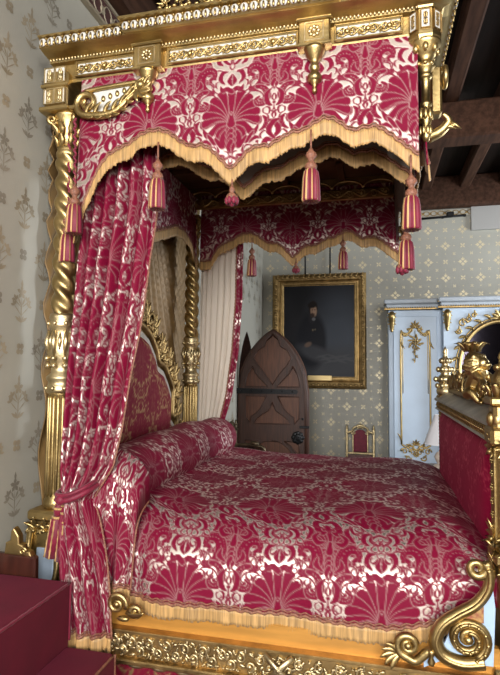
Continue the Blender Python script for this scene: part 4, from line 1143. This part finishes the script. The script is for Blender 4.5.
# tieback belonging to the curtain
mb = MB()
pts = crv([(cxl(ZTIE)-.015, CYD+.05, ZTIE+.015), (cxl(ZTIE)+.005, CYD-.075, ZTIE+.005), (lerp(cxl(ZTIE), cxr(ZTIE), .55), CYD-.105, ZTIE+.012), (cxr(ZTIE)+.005, CYD-.06, ZTIE+.045), (cxr(ZTIE)+.012, CYD+.05, ZTIE+.07)], 10)
mb.tube(pts, .014, 7); mb.tube([p+Vector((0, -.004, .022)) for p in pts], .010, 7)
mb.ball((lerp(cxl(ZTIE), cxr(ZTIE), .3), CYD-.105, ZTIE+.01), .024)
mb.build('tieback', PLUSH, cu)
# far curtain, its cream lining towards us
fc = thing('bed_curtain', 'cream lined far bed curtain with a crimson border beside the far bed post', 'curtain', (-1.2, 4.0, 1.1))
FYD = 4.17
FR = [(243, 215), (243, 248), (242, 300), (238, 350), (231, 395), (222, 425), (212, 450)]; FLf = [(203, 215), (202, 248), (200, 300), (199, 350), (198, 395), (198, 425), (198, 450)]
fr = [at(u, v, FYD) for u, v in FR]; fl_ = [at(u, v, FYD) for u, v in FLf]
def fxr(z): return interp([p.z for p in fr][::-1], [p.x for p in fr][::-1], z)
def fxl(z): return interp([p.z for p in fl_][::-1], [p.x for p in fl_][::-1], z)
def PFc(u, z):
    x0, x1 = fxl(z), fxr(z); ph = u*2*PI*8+.5*math.sin(z*2)+1.6*math.sin(u*6)
    return Vector((x0+(x1-x0)*(u+.02*math.sin(ph+1)), FYD+.016*math.sin(ph)*(.6+.4*math.sin(u*13))+.02*u, z))
mb = MB(); mb.sheet(PFc, np.linspace(0, .86, 140), np.linspace(fr[0].z, fr[-1].z, 60)); ln = mb.build('lining', CREAM, fc, solid=.004)
mb = MB(); mb.sheet(PFc, np.linspace(.86, 1.0, 30), np.linspace(fr[0].z, fr[-1].z, 160), att=lambda u, z: (u*.5, z), chart=CHART_D); bd = mb.build('damask_border', DAMASK, fc, attr=True, solid=.008)
mb = MB(); mb.tube([PFc(.86, z)+Vector((0, -.005, 0)) for z in np.linspace(fr[0].z, fr[-1].z, 140)], [.008 if k % 2 else .005 for k in range(140)], 6); mb.build('gimp_edge', GIMP, bd)
# ================================================================== TASSELS
def tassel_mesh(kind):
    t = thing('tassel', '', 'tassel')
    m = MB()
    if kind == 'big':
        m.lathe([(.008, 0), (.012, -.01), (.022, -.022), (.024, -.034), (.013, -.046), (.011, -.056), (.020, -.064), (.026, -.076), (.024, -.088), (.018, -.094)], n=18, rib=.10, nrib=9, twist=150)
        hd = local(m, 'head', [GIMP], t)
        m = MB(); m.lathe([(.018, -.088), (.028, -.10), (.033, -.13), (.037, -.225), (.033, -.232), (.01, -.226)], n=36, rib=.12, nrib=9, mi=0, mialt=(1, 1, 4))
        local(m, 'skirt', [PLUSH, FRINGE], t)
        m = MB(); m.tube([(0, 0, .085), (0, 0, .04), (0, 0, -.005)], .0045, 6); local(m, 'cord', [GIMP], t)
    else:
        m.lathe([(.006, .0), (.010, -.01), (.013, -.022), (.008, -.030), (.018, -.038), (.026, -.05), (.024, -.062), (.012, -.066)], n=16, rib=.08, nrib=8)
        local(m, 'head', [GIMP], t)
        m = MB()
        for k in range(7):
            a = 2*PI*k/7; m.ball((.022*math.cos(a), .022*math.sin(a), -.068), (.011, .011, .018))
        m.ball((0, 0, -.075), (.014, .014, .02)); local(m, 'skirt', [PLUSH], t)
        m = MB(); m.tube([(0, 0, .03), (0, 0, -.002)], .004, 6); local(m, 'cord', [GIMP], t)
    return t
TG = 'tassels hanging from the bed canopy'
big = tassel_mesh('big'); small = tassel_mesh('small')
first = {'big': True, 'small': True}
def tas(kind, u, v, Y, label):
    p = at(u, v, Y); r = big if kind == 'big' else small
    if first[kind]: r.location = p; r['label'] = label; r['group'] = TG; first[kind] = False
    else: dup(r, p, 0, label)
tas('big', 158, 160, 2.18, 'large crimson and gold tassel hanging in front of the near curtain')
tas('big', 311, 149, 2.18, 'large crimson and gold tassel hanging alone near the middle of the front fringe')
tas('big', 411, 175, 2.20, 'large crimson tassel under the free front corner of the canopy')
tas('big', 406, 222, 2.55, 'lower crimson tassel behind the one at the front corner of the canopy')
tas('big', 75, 186, 2.17, 'upper one of the two crimson tassels hanging beside the near bed post')
tas('big', 68, 216, 2.24, 'lower one of the two crimson tassels hanging beside the near bed post')
tas('small', 232, 186, 2.18, 'small bell tassel at the middle point of the front fringe')
tas('big', 252, 248, 4.06, 'far crimson tassel hanging beside the cream curtain lining')
tas('big', 343, 240, 4.06, 'far crimson tassel hanging in front of the portrait frame top')
tas('small', 296, 262, 4.06, 'small bell tassel at the middle point of the far fringe')
tas('small', 402, 256, 2.55, 'small bell tassel lowest under the free corner of the canopy')
for (u0, v0, u1_, v1_, Y_, lab) in ((75, 118, 75, 186, 2.17, 'shorter twisted crimson rope hanging from the canopy corner in front of the valance'), (70, 118, 68, 216, 2.24, 'longer twisted crimson rope hanging from the canopy corner close to the near bed post')):
    mb = MB(); a0, a1 = at(u0, v0, Y_), at(u1_, v1_, Y_)
    mb.tube([lerp(a0, a1, t)+Vector((.004*math.cos(t*60), .004*math.sin(t*60), 0)) for t in np.linspace(0, 1, 90)], .006, 6)
    tag(mb.build('hanging_rope', PLUSH), lab, 'rope', 'ropes at the canopy corner')
# tassels of the curtain tieback
tt = thing('tieback_tassel', 'crimson and gold tieback tassels hanging at the near bed post pedestal', 'tassel', at(58, 500, 2.06))
p0 = at(66, 494, 2.06)
for (u0, v0, u1, v1) in ((60, 500, 53, 556), (67, 505, 64, 560)):
    a, b = at(u0, v0, 2.06), at(u1, v1, 2.06)
    m = MB(); m.tube([p0, a], .010, 6)
    d = (b-a)
    m.tube([a, a+d*.15, a+d*.3], [.012, .022, .018], 10); m.tube([a+d*.28, a+d*.35, a+d*.6, a+d], [.02, .028, .032, .036], 14)
    o = m.build('tassel_skirt', PLUSH, tt)
    g = MB(); ax = d.normalized(); sx = ax.orthogonal().normalized(); sy = ax.cross(sx)
    for k in range(7):
        an = 2*PI*k/7; e = sx*math.cos(an)+sy*math.sin(an)
        g.tube([a+d*(.34+.066*j)+e*(.026+.001*j) for j in range(11)], [.003 if j % 2 else .0055 for j in range(11)], 6)
    for q in (.0, .14, .30): g.tube([a+d*q+(sx*math.cos(x_)+sy*math.sin(x_))*.022 for x_ in np.linspace(0, 2*PI, 13)], .006, 5)
    g.build('gold_thread', FRINGE, o)
# ================================================================== BED STEPS (near left)
st = thing('bed_steps', 'crimson velvet bed steps with a dark wooden end in the near left corner', 'steps', (-1.35, 1.6, 0))
def soft(name, c, d, m_=VELVET, par=st, b=.025):
    bm = bmesh.new(); bmesh.ops.create_cube(bm, size=1)
    for v in bm.verts: v.co = Vector((v.co.x*d[0]+c[0], v.co.y*d[1]+c[1], v.co.z*d[2]+c[2]))
    bmesh.ops.bevel(bm, geom=list(bm.edges), offset=b, segments=4, affect='EDGES', profile=.5)
    me = bpy.data.meshes.new(name); bm.to_mesh(me); bm.free()
    for p in me.polygons: p.use_smooth = True
    me.materials.append(m_); o = bpy.data.objects.new(name, me); C.objects.link(o); o.parent = par; o.matrix_parent_inverse = world_of(par).inverted(); return o
u1 = soft('upper_step', (-1.430, 1.53, .362), (.42, .88, .724), b=.018)
l1 = soft('lower_step', (-1.118, 1.53, .237), (.225, .86, .474), b=.022)
m = MB(); m.tube([(-1.222, 1.10+k*.0245, .718) for k in range(36)], [.006 if k % 2 else .0045 for k in range(36)], 6); m.tube([(-1.222, 1.966, .718-.012*k) for k in range(20)], .006, 6); m.build('piping', PLUSH, u1)
m = MB(); m.tube([(-1.010, 1.11+k*.0245, .466) for k in range(35)], [.006 if k % 2 else .0045 for k in range(35)], 6); m.tube([(-1.010, 1.955, .466-.012*k) for k in range(30)], .006, 6); m.build('piping', GIMP, l1)
m = MB(); m.box((-1.50, 1.993, .40), (.20, .035, .80), bev=.01); e_ = m.build('wooden_end', MAHOG, st)
m = MB(); Mx = M_front(-1.505, 1.995, .797)
m.prism([(-.05, 0), (.085, 0), (.075, .02), (.05, .025), (.04, .045), (.022, .05), (.02, .08), (.006, .10), (-.008, .115), (-.02, .10), (-.022, .06), (-.045, .05)], .03, Mx, 0, -.015, ins=.006)
m.tube([(p[0], p[1], .018) for p in spiral(.045, .022, .018, .004, 0, 1.3, 16)], .006, 6, Mx)
m.build('gilt_crest', GOLD, e_)
# ================================================================== DOOR
dl = MB(); DW, DX, DYY = .905, XL+.005, 6.41
def dz(t): return doorarch(t)-.01
pol = [(0, .02)] + [(DW*t, dz(t)) for t in np.linspace(0, 1, 25)] + [(DW, .02)]
dl.prism(pol, .05, M_front(DX, DYY+.05, 0))
door = struct(dl.build('door_1', OAKD))
m = MB(); Mx = M_front(DX, DYY, 0)
def inset(w): return [(w, .08)] + [(w+(DW-2*w)*t, (dz(t)-w*.9) if 0.0 <= t <= 1 else 0) for t in np.linspace(0, 1, 25)] + [(DW-w, .08)]
rim = [(p[0], p[1], .004) for p in [(0.04, .05)] + [(.04+(DW-.08)*t, dz(t)-.045) for t in np.linspace(0, 1, 25)] + [(DW-.04, .05)]]
m.tube(rim, .042, 6, Mx, 0, .45, nrm=(0, 0, 1))
m.build('rim_moulding', OAK, door)
def dp(u, v): return (DW/2+(u-226)*.00305, 1.33+(392-v)*.00305)
HALVES = [  # pierced openings drawn for the right half; True = symmetric about the middle
    (True, [(0, 155), (24, 178), (34, 208), (62, 224), (80, 255), (62, 285), (40, 310), (16, 343), (0, 366)]),
    (False, [(84, 290), (104, 322), (112, 350), (112, 374), (18, 374), (46, 344), (70, 318)]),
    (False, [(22, 412), (112, 412), (112, 500), (92, 522), (88, 496), (66, 482), (48, 462)]),
    (True, [(0, 436), (16, 470), (42, 486), (60, 500), (76, 524), (0, 524)]),
    (True, [(0, 592), (30, 594), (62, 612), (84, 640), (70, 690), (30, 730), (0, 760)]),
    (False, [(50, 592), (112, 592), (112, 660), (100, 640), (76, 610)])]
loops = []
for sym, h in HALVES:
    if sym: loops.append([dp(226+x, v) for x, v in h] + [dp(226-x, v) for x, v in h[::-1] if x > 0])
    else: loops += [[dp(226+x, v) for x, v in h], [dp(226-x, v) for x, v in h]]
outer = [(.05, .06)] + [(.05+(DW-.10)*t, dz(t)-.05) for t in np.linspace(0, 1, 25)] + [(DW-.05, .06)]
bm = bmesh.new()
for lp_ in [outer]+loops:
    vv = [bm.verts.new((p[0], p[1], 0)) for p in lp_]
    for i in range(len(vv)): bm.edges.new((vv[i], vv[(i+1) % len(vv)]))
bmesh.ops.triangle_fill(bm, use_beauty=True, edges=list(bm.edges))
r_ = bmesh.ops.extrude_face_region(bm, geom=list(bm.faces))
for v in r_['geom']:
    if isinstance(v, bmesh.types.BMVert): v.co.z = .030
bmesh.ops.recalc_face_normals(bm, faces=bm.faces); bm.verts.index_update()
m = MB(); m.add([v.co.copy() for v in bm.verts], [[v.index for v in f.verts] for f in bm.faces], 0, False, Mx); bm.free()
for lp_ in loops: m.tube([(p[0], p[1], .028) for p in lp_+[lp_[0]]], .008, 5, Mx)
m.build('tracery', OAK, door)
m = MB(); m.prism([(0, 1.295), (DW*.84, 1.30), (DW*.86, 1.33), (DW*.84, 1.355), (0, 1.365)], .012, Mx, 0, .030)
for k in range(6): m.ball((.06+k*.13, 1.33, .042), .012, Mx)
m.build('strap_hinge', IRON, door)
m = MB(); lx, lz = DW-.13, .77
for k in range(8):
    a = k*PI/4; m.ball((lx+.05*math.cos(a), lz+.05*math.sin(a), .03), (.035, .035, .012), Mx)
m.ball((lx, lz, .035), (.055, .055, .015), Mx); m.tube([(lx+.03*math.cos(a), lz-.015+.03*math.sin(a), .052) for a in np.linspace(0, 2*PI, 15)], .007, 6, Mx)
m.tube([(DW-.07, 1.0, .02), (DW-.07, 1.0, .05)], .014, 8, Mx)
m.box((DW-.05, .90, .03), (.12, .03, .02), Mx)
m.build('lock_plate', IRON, door)
# ================================================================== PORTRAIT
por = thing('portrait_painting', 'large dark oil portrait in a carved gilt frame hanging on the back wall', 'painting', (-.81, 7.86, 1.33))
fx0, fx1, fz0, fz1 = -1.525, -.118, 1.325, 3.05; fw = .185
m = MB(); Mx = M_front((fx0+fx1)/2, 7.875, (fz0+fz1)/2); W2, H2 = (fx1-fx0)/2, (fz1-fz0)/2
prof = [(0, 0), (0, .05), (.02, .075), (.05, .085), (.095, .07), (.11, .045), (.13, .05), (.15, .045), (.165, .03), (.185, .025), (.185, 0)]
V = []; n = len(prof)
for (sx, sz) in ((-1, -1), (1, -1), (1, 1), (-1, 1)):
    for d, h in prof: V.append((sx*(W2-d), sz*(H2-d), h))
m.add(V, [(k*n+i, k*n+(i+1) % n, ((k+1) % 4)*n+(i+1) % n, ((k+1) % 4)*n+i) for k in range(4) for i in range(n)], 0, False, Mx)
fr_ = m.build('frame', OLDGOLD, por)
m = MB()
for s in (-1, 1):
    for k in range(17):
        x = -W2+.07+(2*W2-.14)*k/16; m.ball((x, s*(H2-.05), .085), (.030, .026, .018), Mx, n=6, m=4); m.leaf((x, s*(H2-.05), .09), .6*s, .06, .012, Mx, 0, .5)
    for k in range(1, 21):
        z = -H2+.07+(2*H2-.14)*k/21; m.ball((s*(W2-.05), z, .085), (.026, .030, .018), Mx, n=6, m=4); m.leaf((s*(W2-.05), z, .09), 1.2*s, .06, .012, Mx, 0, .5)
for s in (-1, 1):
    m.box((s*(W2-.15), 0, .045), (.016, 2*(H2-.15), .012), Mx); m.box((0, s*(H2-.15), .045), (2*(W2-.15), .016, .012), Mx)
m.build('frame_carving', OLDGOLD, fr_)
m = MB(); na, nb = 110, 140; w2, h2 = W2-fw+.01, H2-fw+.01
m.sheet(lambda u, v: Vector((u*w2, v*h2, .028)), np.linspace(-1, 1, na), np.linspace(-1, 1, nb), Mx)
cv = m.build('canvas', OILS, por)
U, Vv = np.meshgrid(np.linspace(-1, 1, na), np.linspace(-1, 1, nb))
nz = np.zeros_like(U)
for k in range(26):
    ax, ay, ph = rng.uniform(-9, 9), rng.uniform(-9, 9), rng.uniform(0, 6.3); nz += np.sin(ax*U+ay*Vv+ph)/26
col = np.stack([.018+.012*nz, .018+.012*nz, .021+.014*nz], -1)
def blob(cx, cy, rx, ry, c, soft_=.35, rot=0):
    x, y = U-cx, Vv-cy; x, y = x*math.cos(rot)+y*math.sin(rot), -x*math.sin(rot)+y*math.cos(rot)
    d = np.hypot(x/rx, y/ry); a = np.clip((1-d)/soft_+.5, 0, 1)[..., None]
    global col
    col = col*(1-a)+np.array(c)*a
blob(.55, -.1, .75, .8, (.060, .070, .088), 1.2)
blob(.3, -.75, 1.1, .35, (.055, .058, .066), .8, .1)
blob(-.20, -.22, .42, .62, (.012, .013, .018), .3)
blob(-.05, -.50, .55, .16, (.05, .052, .06), .6, -.25)
blob(-.19, .28, .10, .12, (.02, .02, .025), .4)
blob(-.155, .50, .125, .165, (.020, .013, .010), .3)      # hair
blob(-.145, .445, .088, .125, (.30, .19, .13), .35)        # face
blob(-.10, .42, .045, .09, (.36, .24, .17), .7)
blob(-.175, .345, .06, .05, (.05, .03, .025), .5)
for ex in (-.175, -.105): blob(ex, .465, .020, .012, (.05, .03, .025), .5)
blob(-.135, .425, .012, .04, (.40, .27, .20), .8)
blob(-.137, .375, .028, .010, (.14, .06, .05), .5)
blob(-.18, .575, .13, .07, (.015, .010, .009), .4, .1)
blob(-.14, .26, .05, .035, (.16, .16, .17), .5)
blob(-.16, .02, .02, .025, (.20, .16, .10), .5); blob(-.10, .03, .018, .02, (.18, .15, .10), .5)
blob(-.30, -.30, .10, .05, (.15, .10, .075), .6, .3)
for k in range(14): blob(.1+.06*k, -.55-.03*(k % 5), .16, .018, (.075, .078, .085), .9, .2*(-1)**k)
a = cv.data.attributes.new('paint', 'FLOAT_COLOR', 'POINT'); buf = np.ones((na*nb, 4), np.float32); buf[:, :3] = np.clip(col, 0, 1).reshape(-1, 3); a.data.foreach_set('color', buf.ravel())
m = MB(); m.box((0.02, -H2+.155, .05), (.36, .075, .012), Mx, bev=.004); m.build('nameplate', mat('brass_plate', (.50, .38, .18), .45, .8), fr_)
for k, u in enumerate((305, 330)):
    m = MB(); p = at(u, 270, 7.84); m.tube([(p.x, 7.86, 3.0), (p.x, 7.86, 3.95)], .012, 6)
    tag(m.build('picture_rod', IRON), ('thin dark hanging rod above the portrait, nearer the doorway' if k == 0 else 'thin dark hanging rod above the portrait, nearer the wardrobe'), 'rod', 'picture rods holding the portrait')
# ================================================================== WARDROBE
wd = thing('wardrobe', 'pale blue wardrobe with gilt mouldings and arched mirror against the back wall', 'wardrobe', (1.5, 7.5, 0))
WY = 7.3; WX0, WX1, WX2, WX3 = .185, .87, 2.25, 2.94; WZ = 2.42
m = MB(); m.box(((WX0+WX3)/2, (WY+.02+YB)/2, WZ/2), (WX3-WX0, YB-WY-.04, WZ), bev=.006)
m.box(((WX1+WX2)/2, WY-.04, WZ/2), (WX2-WX1, .20, WZ), bev=.006)
body = m.build('carcass', BLUE, wd)
m = MB()
for x0, x1, y in ((WX0-.06, WX1, WY-.05), (WX2, WX3+.06, WY-.05), (WX1-.06, WX2+.06, WY-.19)):
    m.box(((x0+x1)/2, y+.15, 2.53), (x1-x0, .36, .06), bev=.012); m.box(((x0+x1)/2, y+.17, 2.465), (x1-x0-.05, .33, .07), bev=.02)
co = m.build('cornice', mat('grey_blue_paint', (.42, .47, .52), .5, noise=.1), wd)
m = MB()
for x0, x1, y in ((WX0-.06, WX1-.06, WY-.035), (WX2+.06, WX3+.06, WY-.035), (WX1-.07, WX2+.07, WY-.175)):
    m.box(((x0+x1)/2, y-.008, 2.43), (x1-x0, .02, .022), bev=.004); m.box(((x0+x1)/2, y-.012, 2.505), (x1-x0, .01, .012), bev=.003)
    for k in range(int((x1-x0)/.03)): m.ball((x0+.015+k*.03, y-.012, 2.448), .009, n=5, m=4)
m.build('gilt_moulding', OLDGOLD, co)
def side_door(xc, name):
    m = MB(); Mx = M_front(xc, WY+.005, 0); m.box((0, 1.18, 0), (.56, 2.3, .03), Mx, bev=.006); o = m.build(name, BLUE, wd)
    g = MB(); Mx = M_front(xc, WY-.012, 0); w = .185
    fr2 = crv([(-w, .62, 0), (-w, 2.02, 0), (-w+.03, 2.08, 0), (-w*.5, 2.10, 0), (-.05, 2.16, 0), (0, 2.20, 0), (.05, 2.16, 0), (w*.5, 2.10, 0), (w-.03, 2.08, 0), (w, 2.02, 0), (w, .62, 0)], 8)
    g.tube(fr2, .013, 6, Mx); g.tube([(p.x*.86, p.y-.02, 0) for p in fr2[4:-4]], .006, 5, Mx)
    g.tube(crv([(-w, .62, 0), (-w*.6, .58, 0), (-.06, .60, 0), (0, .55, 0), (.06, .60, 0), (w*.6, .58, 0), (w, .62, 0)], 6), .013, 6, Mx)
    spray(g, Mx, 0, 2.18, .10, 0, PI/2, 7)
    for s in (-1, 1):
        for (cx, cz, r0, a0) in ((.06, 2.14, .035, 0), (.13, 2.09, .03, PI), (.08, .60, .05, PI), (.15, .53, .045, 0), (.10, .45, .04, PI), (.05, .52, .04, 0)):
            g.tube([(s*p[0], p[1], .004) for p in spiral(cx, cz, r0, .008, a0, 1.2, 16)], np.linspace(.011, .006, 17), 6, Mx)
            g.leaf((s*cx, cz, .005), PI/2-s*.8, .06, .012, Mx)
        g.leaf((s*w, 2.02, .005), -PI/2, .14, .012, Mx); g.leaf((s*w, .64, .005), PI/2, .14, .012, Mx)
    # bouquet pendant
    rosette(g, Mx, .05, c=(0, 1.98, .01)); g.tube([(0, 2.14, .004), (0, 2.0, .006), (0, 1.72, .004)], .005, 5, Mx)
    for k in range(16):
        a_ = k*2.4; r_ = .02+.008*k*.8; g.leaf((r_*.6*math.cos(a_), 1.98+r_*.7*math.sin(a_), .006), a_, .055, .014, Mx, 0, .4)
    for k in range(4): rosette(g, Mx, .02, petals=5, c=(.022*(-1)**k, 1.90-.05*k, .006)); g.leaf((0, 1.9-.05*k, .005), -PI/2+.6*(-1)**k, .05, .010, Mx)
    for s in (-1, 1): rosette(g, Mx, .024, petals=5, c=(s*.06, 1.95, .006))
    rosette(g, Mx, .05, c=(0, .50, .006)); spray(g, Mx, 0, .62, .08, 0, PI/2, 7)
    g.build('gilt_ornament', GOLD, o)
    return o
side_door((WX0+WX1)/2+.0, 'door'); side_door((WX2+WX3)/2, 'door')
def corbel(x, y):
    g = MB(); Mx = M_front(x, y, 0)
    g.tube(crv([(0, 2.38, .02), (0, 2.34, .05), (0, 2.26, .03), (0, 2.18, .015), (0, 2.12, .02)], 5), np.interp(np.linspace(0, 1, 21), [0, .3, .7, 1], [.035, .045, .03, .012]), 8, Mx)
    for zz, k in ((2.36, .09), (2.26, .08), (2.18, .05)): spray(g, Mx, 0, zz, k, 0, -PI/2, 5)
    g.build('corbel', GOLD, body)
corbel(WX0+.045, WY+.0); corbel(WX1+.05, WY-.14)
# arched mirror
MX, MZ, MR = 1.56, 1.62, .50
m = MB(); Mx = M_front(MX, WY-.145, 0)
pol = [(-MR, .30)] + [(-MR*math.cos(t), MZ+.62*math.sin(t)) for t in np.linspace(0, PI, 31)] + [(MR, .30)]
m.prism(pol, .01, Mx); mr_ = m.build('mirror', MIRROR, wd)
m = MB(); m.tube([(p[0], p[1], .01) for p in pol], .028, 8, Mx); m.tube([(p[0]*1.09, (p[1]-MZ)*1.07+MZ if p[1] > MZ else p[1], .004) for p in pol], .012, 6, Mx)
for k in range(15):
    t = PI*k/14; m.leaf((-MR*1.05*math.cos(t), MZ+.66*math.sin(t), .01), PI-t, .10, .022, Mx, 0, .8); m.ball((-MR*1.06*math.cos(t), MZ+.67*math.sin(t), .014), .02, Mx)
spray(m, Mx, 0, MZ+.64, .16, 0, PI/2, 9)
m.build('mirror_frame', GOLD, mr_)
m = MB(); Mx = M_front(WX1+.24, WY-.145, 2.22)
for (cx, cz, r0, a0) in ((0, 0, .06, 0), (.07, .06, .045, PI), (-.05, -.10, .04, PI), (.14, .10, .03, 0)):
    m.tube([(p[0], p[1], .006) for p in spiral(cx, cz, r0, .01, a0, 1.3, 18)], np.linspace(.014, .007, 19), 6, Mx); m.leaf((cx, cz, .006), 1.2, .07, .014, Mx)
m.build('spandrel_scroll', GOLD, body)
# ================================================================== CHAIRS
def hall_chair(label, loc, rz, s=1.0, seat_z=.44, arms=False, gm=PALEGOLD):
    t = thing('gilt_chair' if not arms else 'carved_armchair', label, 'chair' if not arms else 'armchair', loc, rz)
    top = .80 if not arms else .98; w = .19 if not arms else .27
    # local: faces -y; back at +y
    m = MB(); m.box((0, 0, seat_z-.03), (2*w+.02, .42, .06), bev=.012); local(m, 'seat_frame', [gm], t)
    m = MB(); m.box((0, -.005, seat_z+.02), (2*w-.04, .37, .06), bev=.025); local(m, 'seat', [PLUSH], t)
    for sx in (-1, 1):
        for sy in (-1, 1):
            m = MB(); m.lathe([(.012, 0), (.018, .02), (.012, .05), (.02, .12), (.024, seat_z-.12), (.016, seat_z-.1), (.026, seat_z-.06), (.026, seat_z-.03)], (sx*(w-.02), sy*.18, 0), 10); local(m, 'leg', [gm], t)
    m = MB()
    for sx in (-1, 1):
        m.box((sx*w, .19, (seat_z+top)/2-.02), (.035, .035, top-seat_z-.05), bev=.008)
        m.lathe([(.016, 0), (.022, .012), (.010, .022), (.016, .038), (.008, .05), (.001, .06)], (sx*w, .19, top-.05), 10)
        m.box((sx*w*.55, .19, (seat_z+top)/2), (.018, .025, top-seat_z-.14), bev=.004)
    m.box((0, .19, seat_z+.07), (2*w, .03, .03), bev=.006)
    Mx = M_front(0, .172, 0)
    ar = crv([(-w, top-.11, 0), (-w*.6, top-.08, 0), (-w*.5, top-.04, 0), (0, top-.0, 0), (w*.5, top-.04, 0), (w*.6, top-.08, 0), (w, top-.11, 0)], 6); m.tube(ar, .017, 7, Mx)
    spray(m, Mx, 0, top-.03, .075, 0, PI/2, 7)
    for sx in (-1, 1): m.tube([(sx*p[0], p[1], 0) for p in spiral(w*.55, top-.10, .035, .006, PI, 1.3, 16)], .009, 6, Mx)
    bk = local(m, 'back_frame', [gm], t)
    m = MB(); pw = w*.50
    hal = [(pw, seat_z+.09), (pw, top-.14), (pw*.8, top-.09), (pw*.4, top-.065), (0, top-.06)]
    m.prism(hal + [(-x, z) for x, z in hal[::-1][1:]], .03, M_front(0, .195, 0), 0, 0, ins=.008); local(m, 'back_pad', [PLUSH], t)
    if arms:
        for sx in (-1, 1):
            m = MB(); m.tube(crv([(sx*w, .19, .68), (sx*w, .05, .69), (sx*w, -.12, .675), (sx*w, -.17, .62), (sx*w, -.15, .44)], 6), .02, 8); m.tube([(sx*w, .0, .715), (sx*w, -.1, .70)], .026, 8); local(m, 'arm', [gm], t)
    return t
p = at(360, 450, 7.62)
hall_chair('small gilt chair with crimson back pad beside the wardrobe against the back wall', (p.x, 7.60, 0), 0, seat_z=.33)
DARKGILT = mat('ebonised_gilding', (.16, .12, .07), .4, .7, noise=.6, nscale=20)
hall_chair('dark carved armchair seen from the side in front of the oak door', (-1.46, 5.9, 0), PI/2, arms=True, gm=DARKGILT)
# ================================================================== LAMP ON BEDSIDE TABLE
LX, LY = .575, 5.0
tb = thing('pedestal_table', 'small dark round pedestal table behind the footboard carrying the lamp', 'table', (LX, LY, 0))
m = MB(); m.lathe([(.0, .70), (.25, .70), (.26, .71), (.26, .72), (.25, .73), (0, .73)], (LX, LY, 0), 32); m.build('table_top', MAHOG, tb)
m = MB(); m.lathe([(.03, .08), (.045, .14), (.03, .25), (.028, .5), (.05, .62), (.06, .70)], (LX, LY, 0), 16); m.build('pedestal', MAHOG, tb)
for k in range(3):
    a = k*2*PI/3; m = MB(); m.tube([(LX+r*math.cos(a), LY+r*math.sin(a), z) for r, z in ((.02, .14), (.10, .11), (.18, .04), (.22, .018))], [.025, .022, .018, .018], 8); m.build('foot', MAHOG, tb)
lp = thing('table_lamp', 'table lamp with white conical shade showing behind the far end of the footboard', 'lamp', (LX, LY, .73))
m = MB(); m.lathe([(.07, .73), (.075, .74), (.06, .755), (.03, .77), (.05, .80), (.06, .83), (.045, .86), (.015, .885), (.012, .93)], (LX, LY, 0), 18); m.build('lamp_base', PORC, lp)
m = MB(); m.lathe([(.006, .92), (.006, 1.17)], (LX, LY, 0), 8); m.build('lamp_stem', OLDGOLD, lp)
m = MB(); n = 36
V = [(LX+r*math.cos(2*PI*i/n), LY+r*math.sin(2*PI*i/n), z) for r, z in ((.150, .945), (.142, .95), (.052, 1.20), (.05, 1.205)) for i in range(n)]
m.add(V, [(j*n+i, j*n+(i+1) % n, (j+1)*n+(i+1) % n, (j+1)*n+i) for j in range(3) for i in range(n)], 0, True); m.build('lamp_shade', SHADE, lp, solid=.003)
# ================================================================== THINGS ON THE BACK WALL
m = MB(); a = at(486, 216, 7.85); m.box((a.x+.06, 7.87, a.z), (.52, .05, .38), bev=.006); o = m.build('wall_panel', PANELW)
tag(o, 'plain white square panel fixed high on the back wall under the ceiling', 'panel')
m = MB(); a = at(420, 219, 7.86); b = at(466, 215, 7.86); m.tube([(a.x-.05, 7.86, a.z), (b.x, 7.86, b.z)], .016, 7)
m.box((lerp(a.x, b.x, .66), 7.85, (a.z+b.z)/2+.03), (.10, .05, .07), bev=.01)
for t in (.02, .5, .98): m.box((lerp(a.x, b.x, t), 7.88, lerp(a.z, b.z, t)), (.03, .05, .03), bev=.004)
tag(m.build('curtain_rail', IRON), 'thin black metal rail fixed high on the back wall beside the white panel', 'rail')
# ================================================================== LIGHT
def area(name, loc, rot, sx, sy, power, col=(1, .97, .93)):
    l = bpy.data.lights.new(name, 'AREA'); l.shape = 'RECTANGLE'; l.size = sx; l.size_y = sy; l.energy = power; l.color = col
    o = bpy.data.objects.new(name, l); C.objects.link(o); o.location = loc; o.rotation_euler = rot; return o
for (a, b, c, d) in NEARH:
    area('window_daylight', (XL+(a+b)/2, YN-.16, (c+d)/2), (PI/2, 0, 0), b-a, d-c, 330, (1, .98, .96))
for (a, b, c, d) in RIGHTH:
    area('window_daylight', (XR+.16, YN+(a+b)/2, (c+d)/2), (PI/2, 0, PI/2), b-a, d-c, 240 if a > 6 else 210, (.86, .93, 1) if a > 6 else (1, .98, .96))
w = bpy.data.worlds.new('sky'); S.world = w; w.use_nodes = True
w.node_tree.nodes['Background'].inputs[0].default_value = (.75, .85, 1, 1); w.node_tree.nodes['Background'].inputs[1].default_value = .6
S.view_settings.view_transform = 'Standard'; S.view_settings.look = 'None'; S.view_settings.gamma = 1; S.view_settings.exposure = 0.28
S.view_settings.use_curve_mapping = False
S.cycles.use_denoising = True
S.cycles.max_bounces = 8; S.cycles.diffuse_bounces = 5; S.cycles.glossy_bounces = 4
S.cycles.sample_clamp_indirect = 6
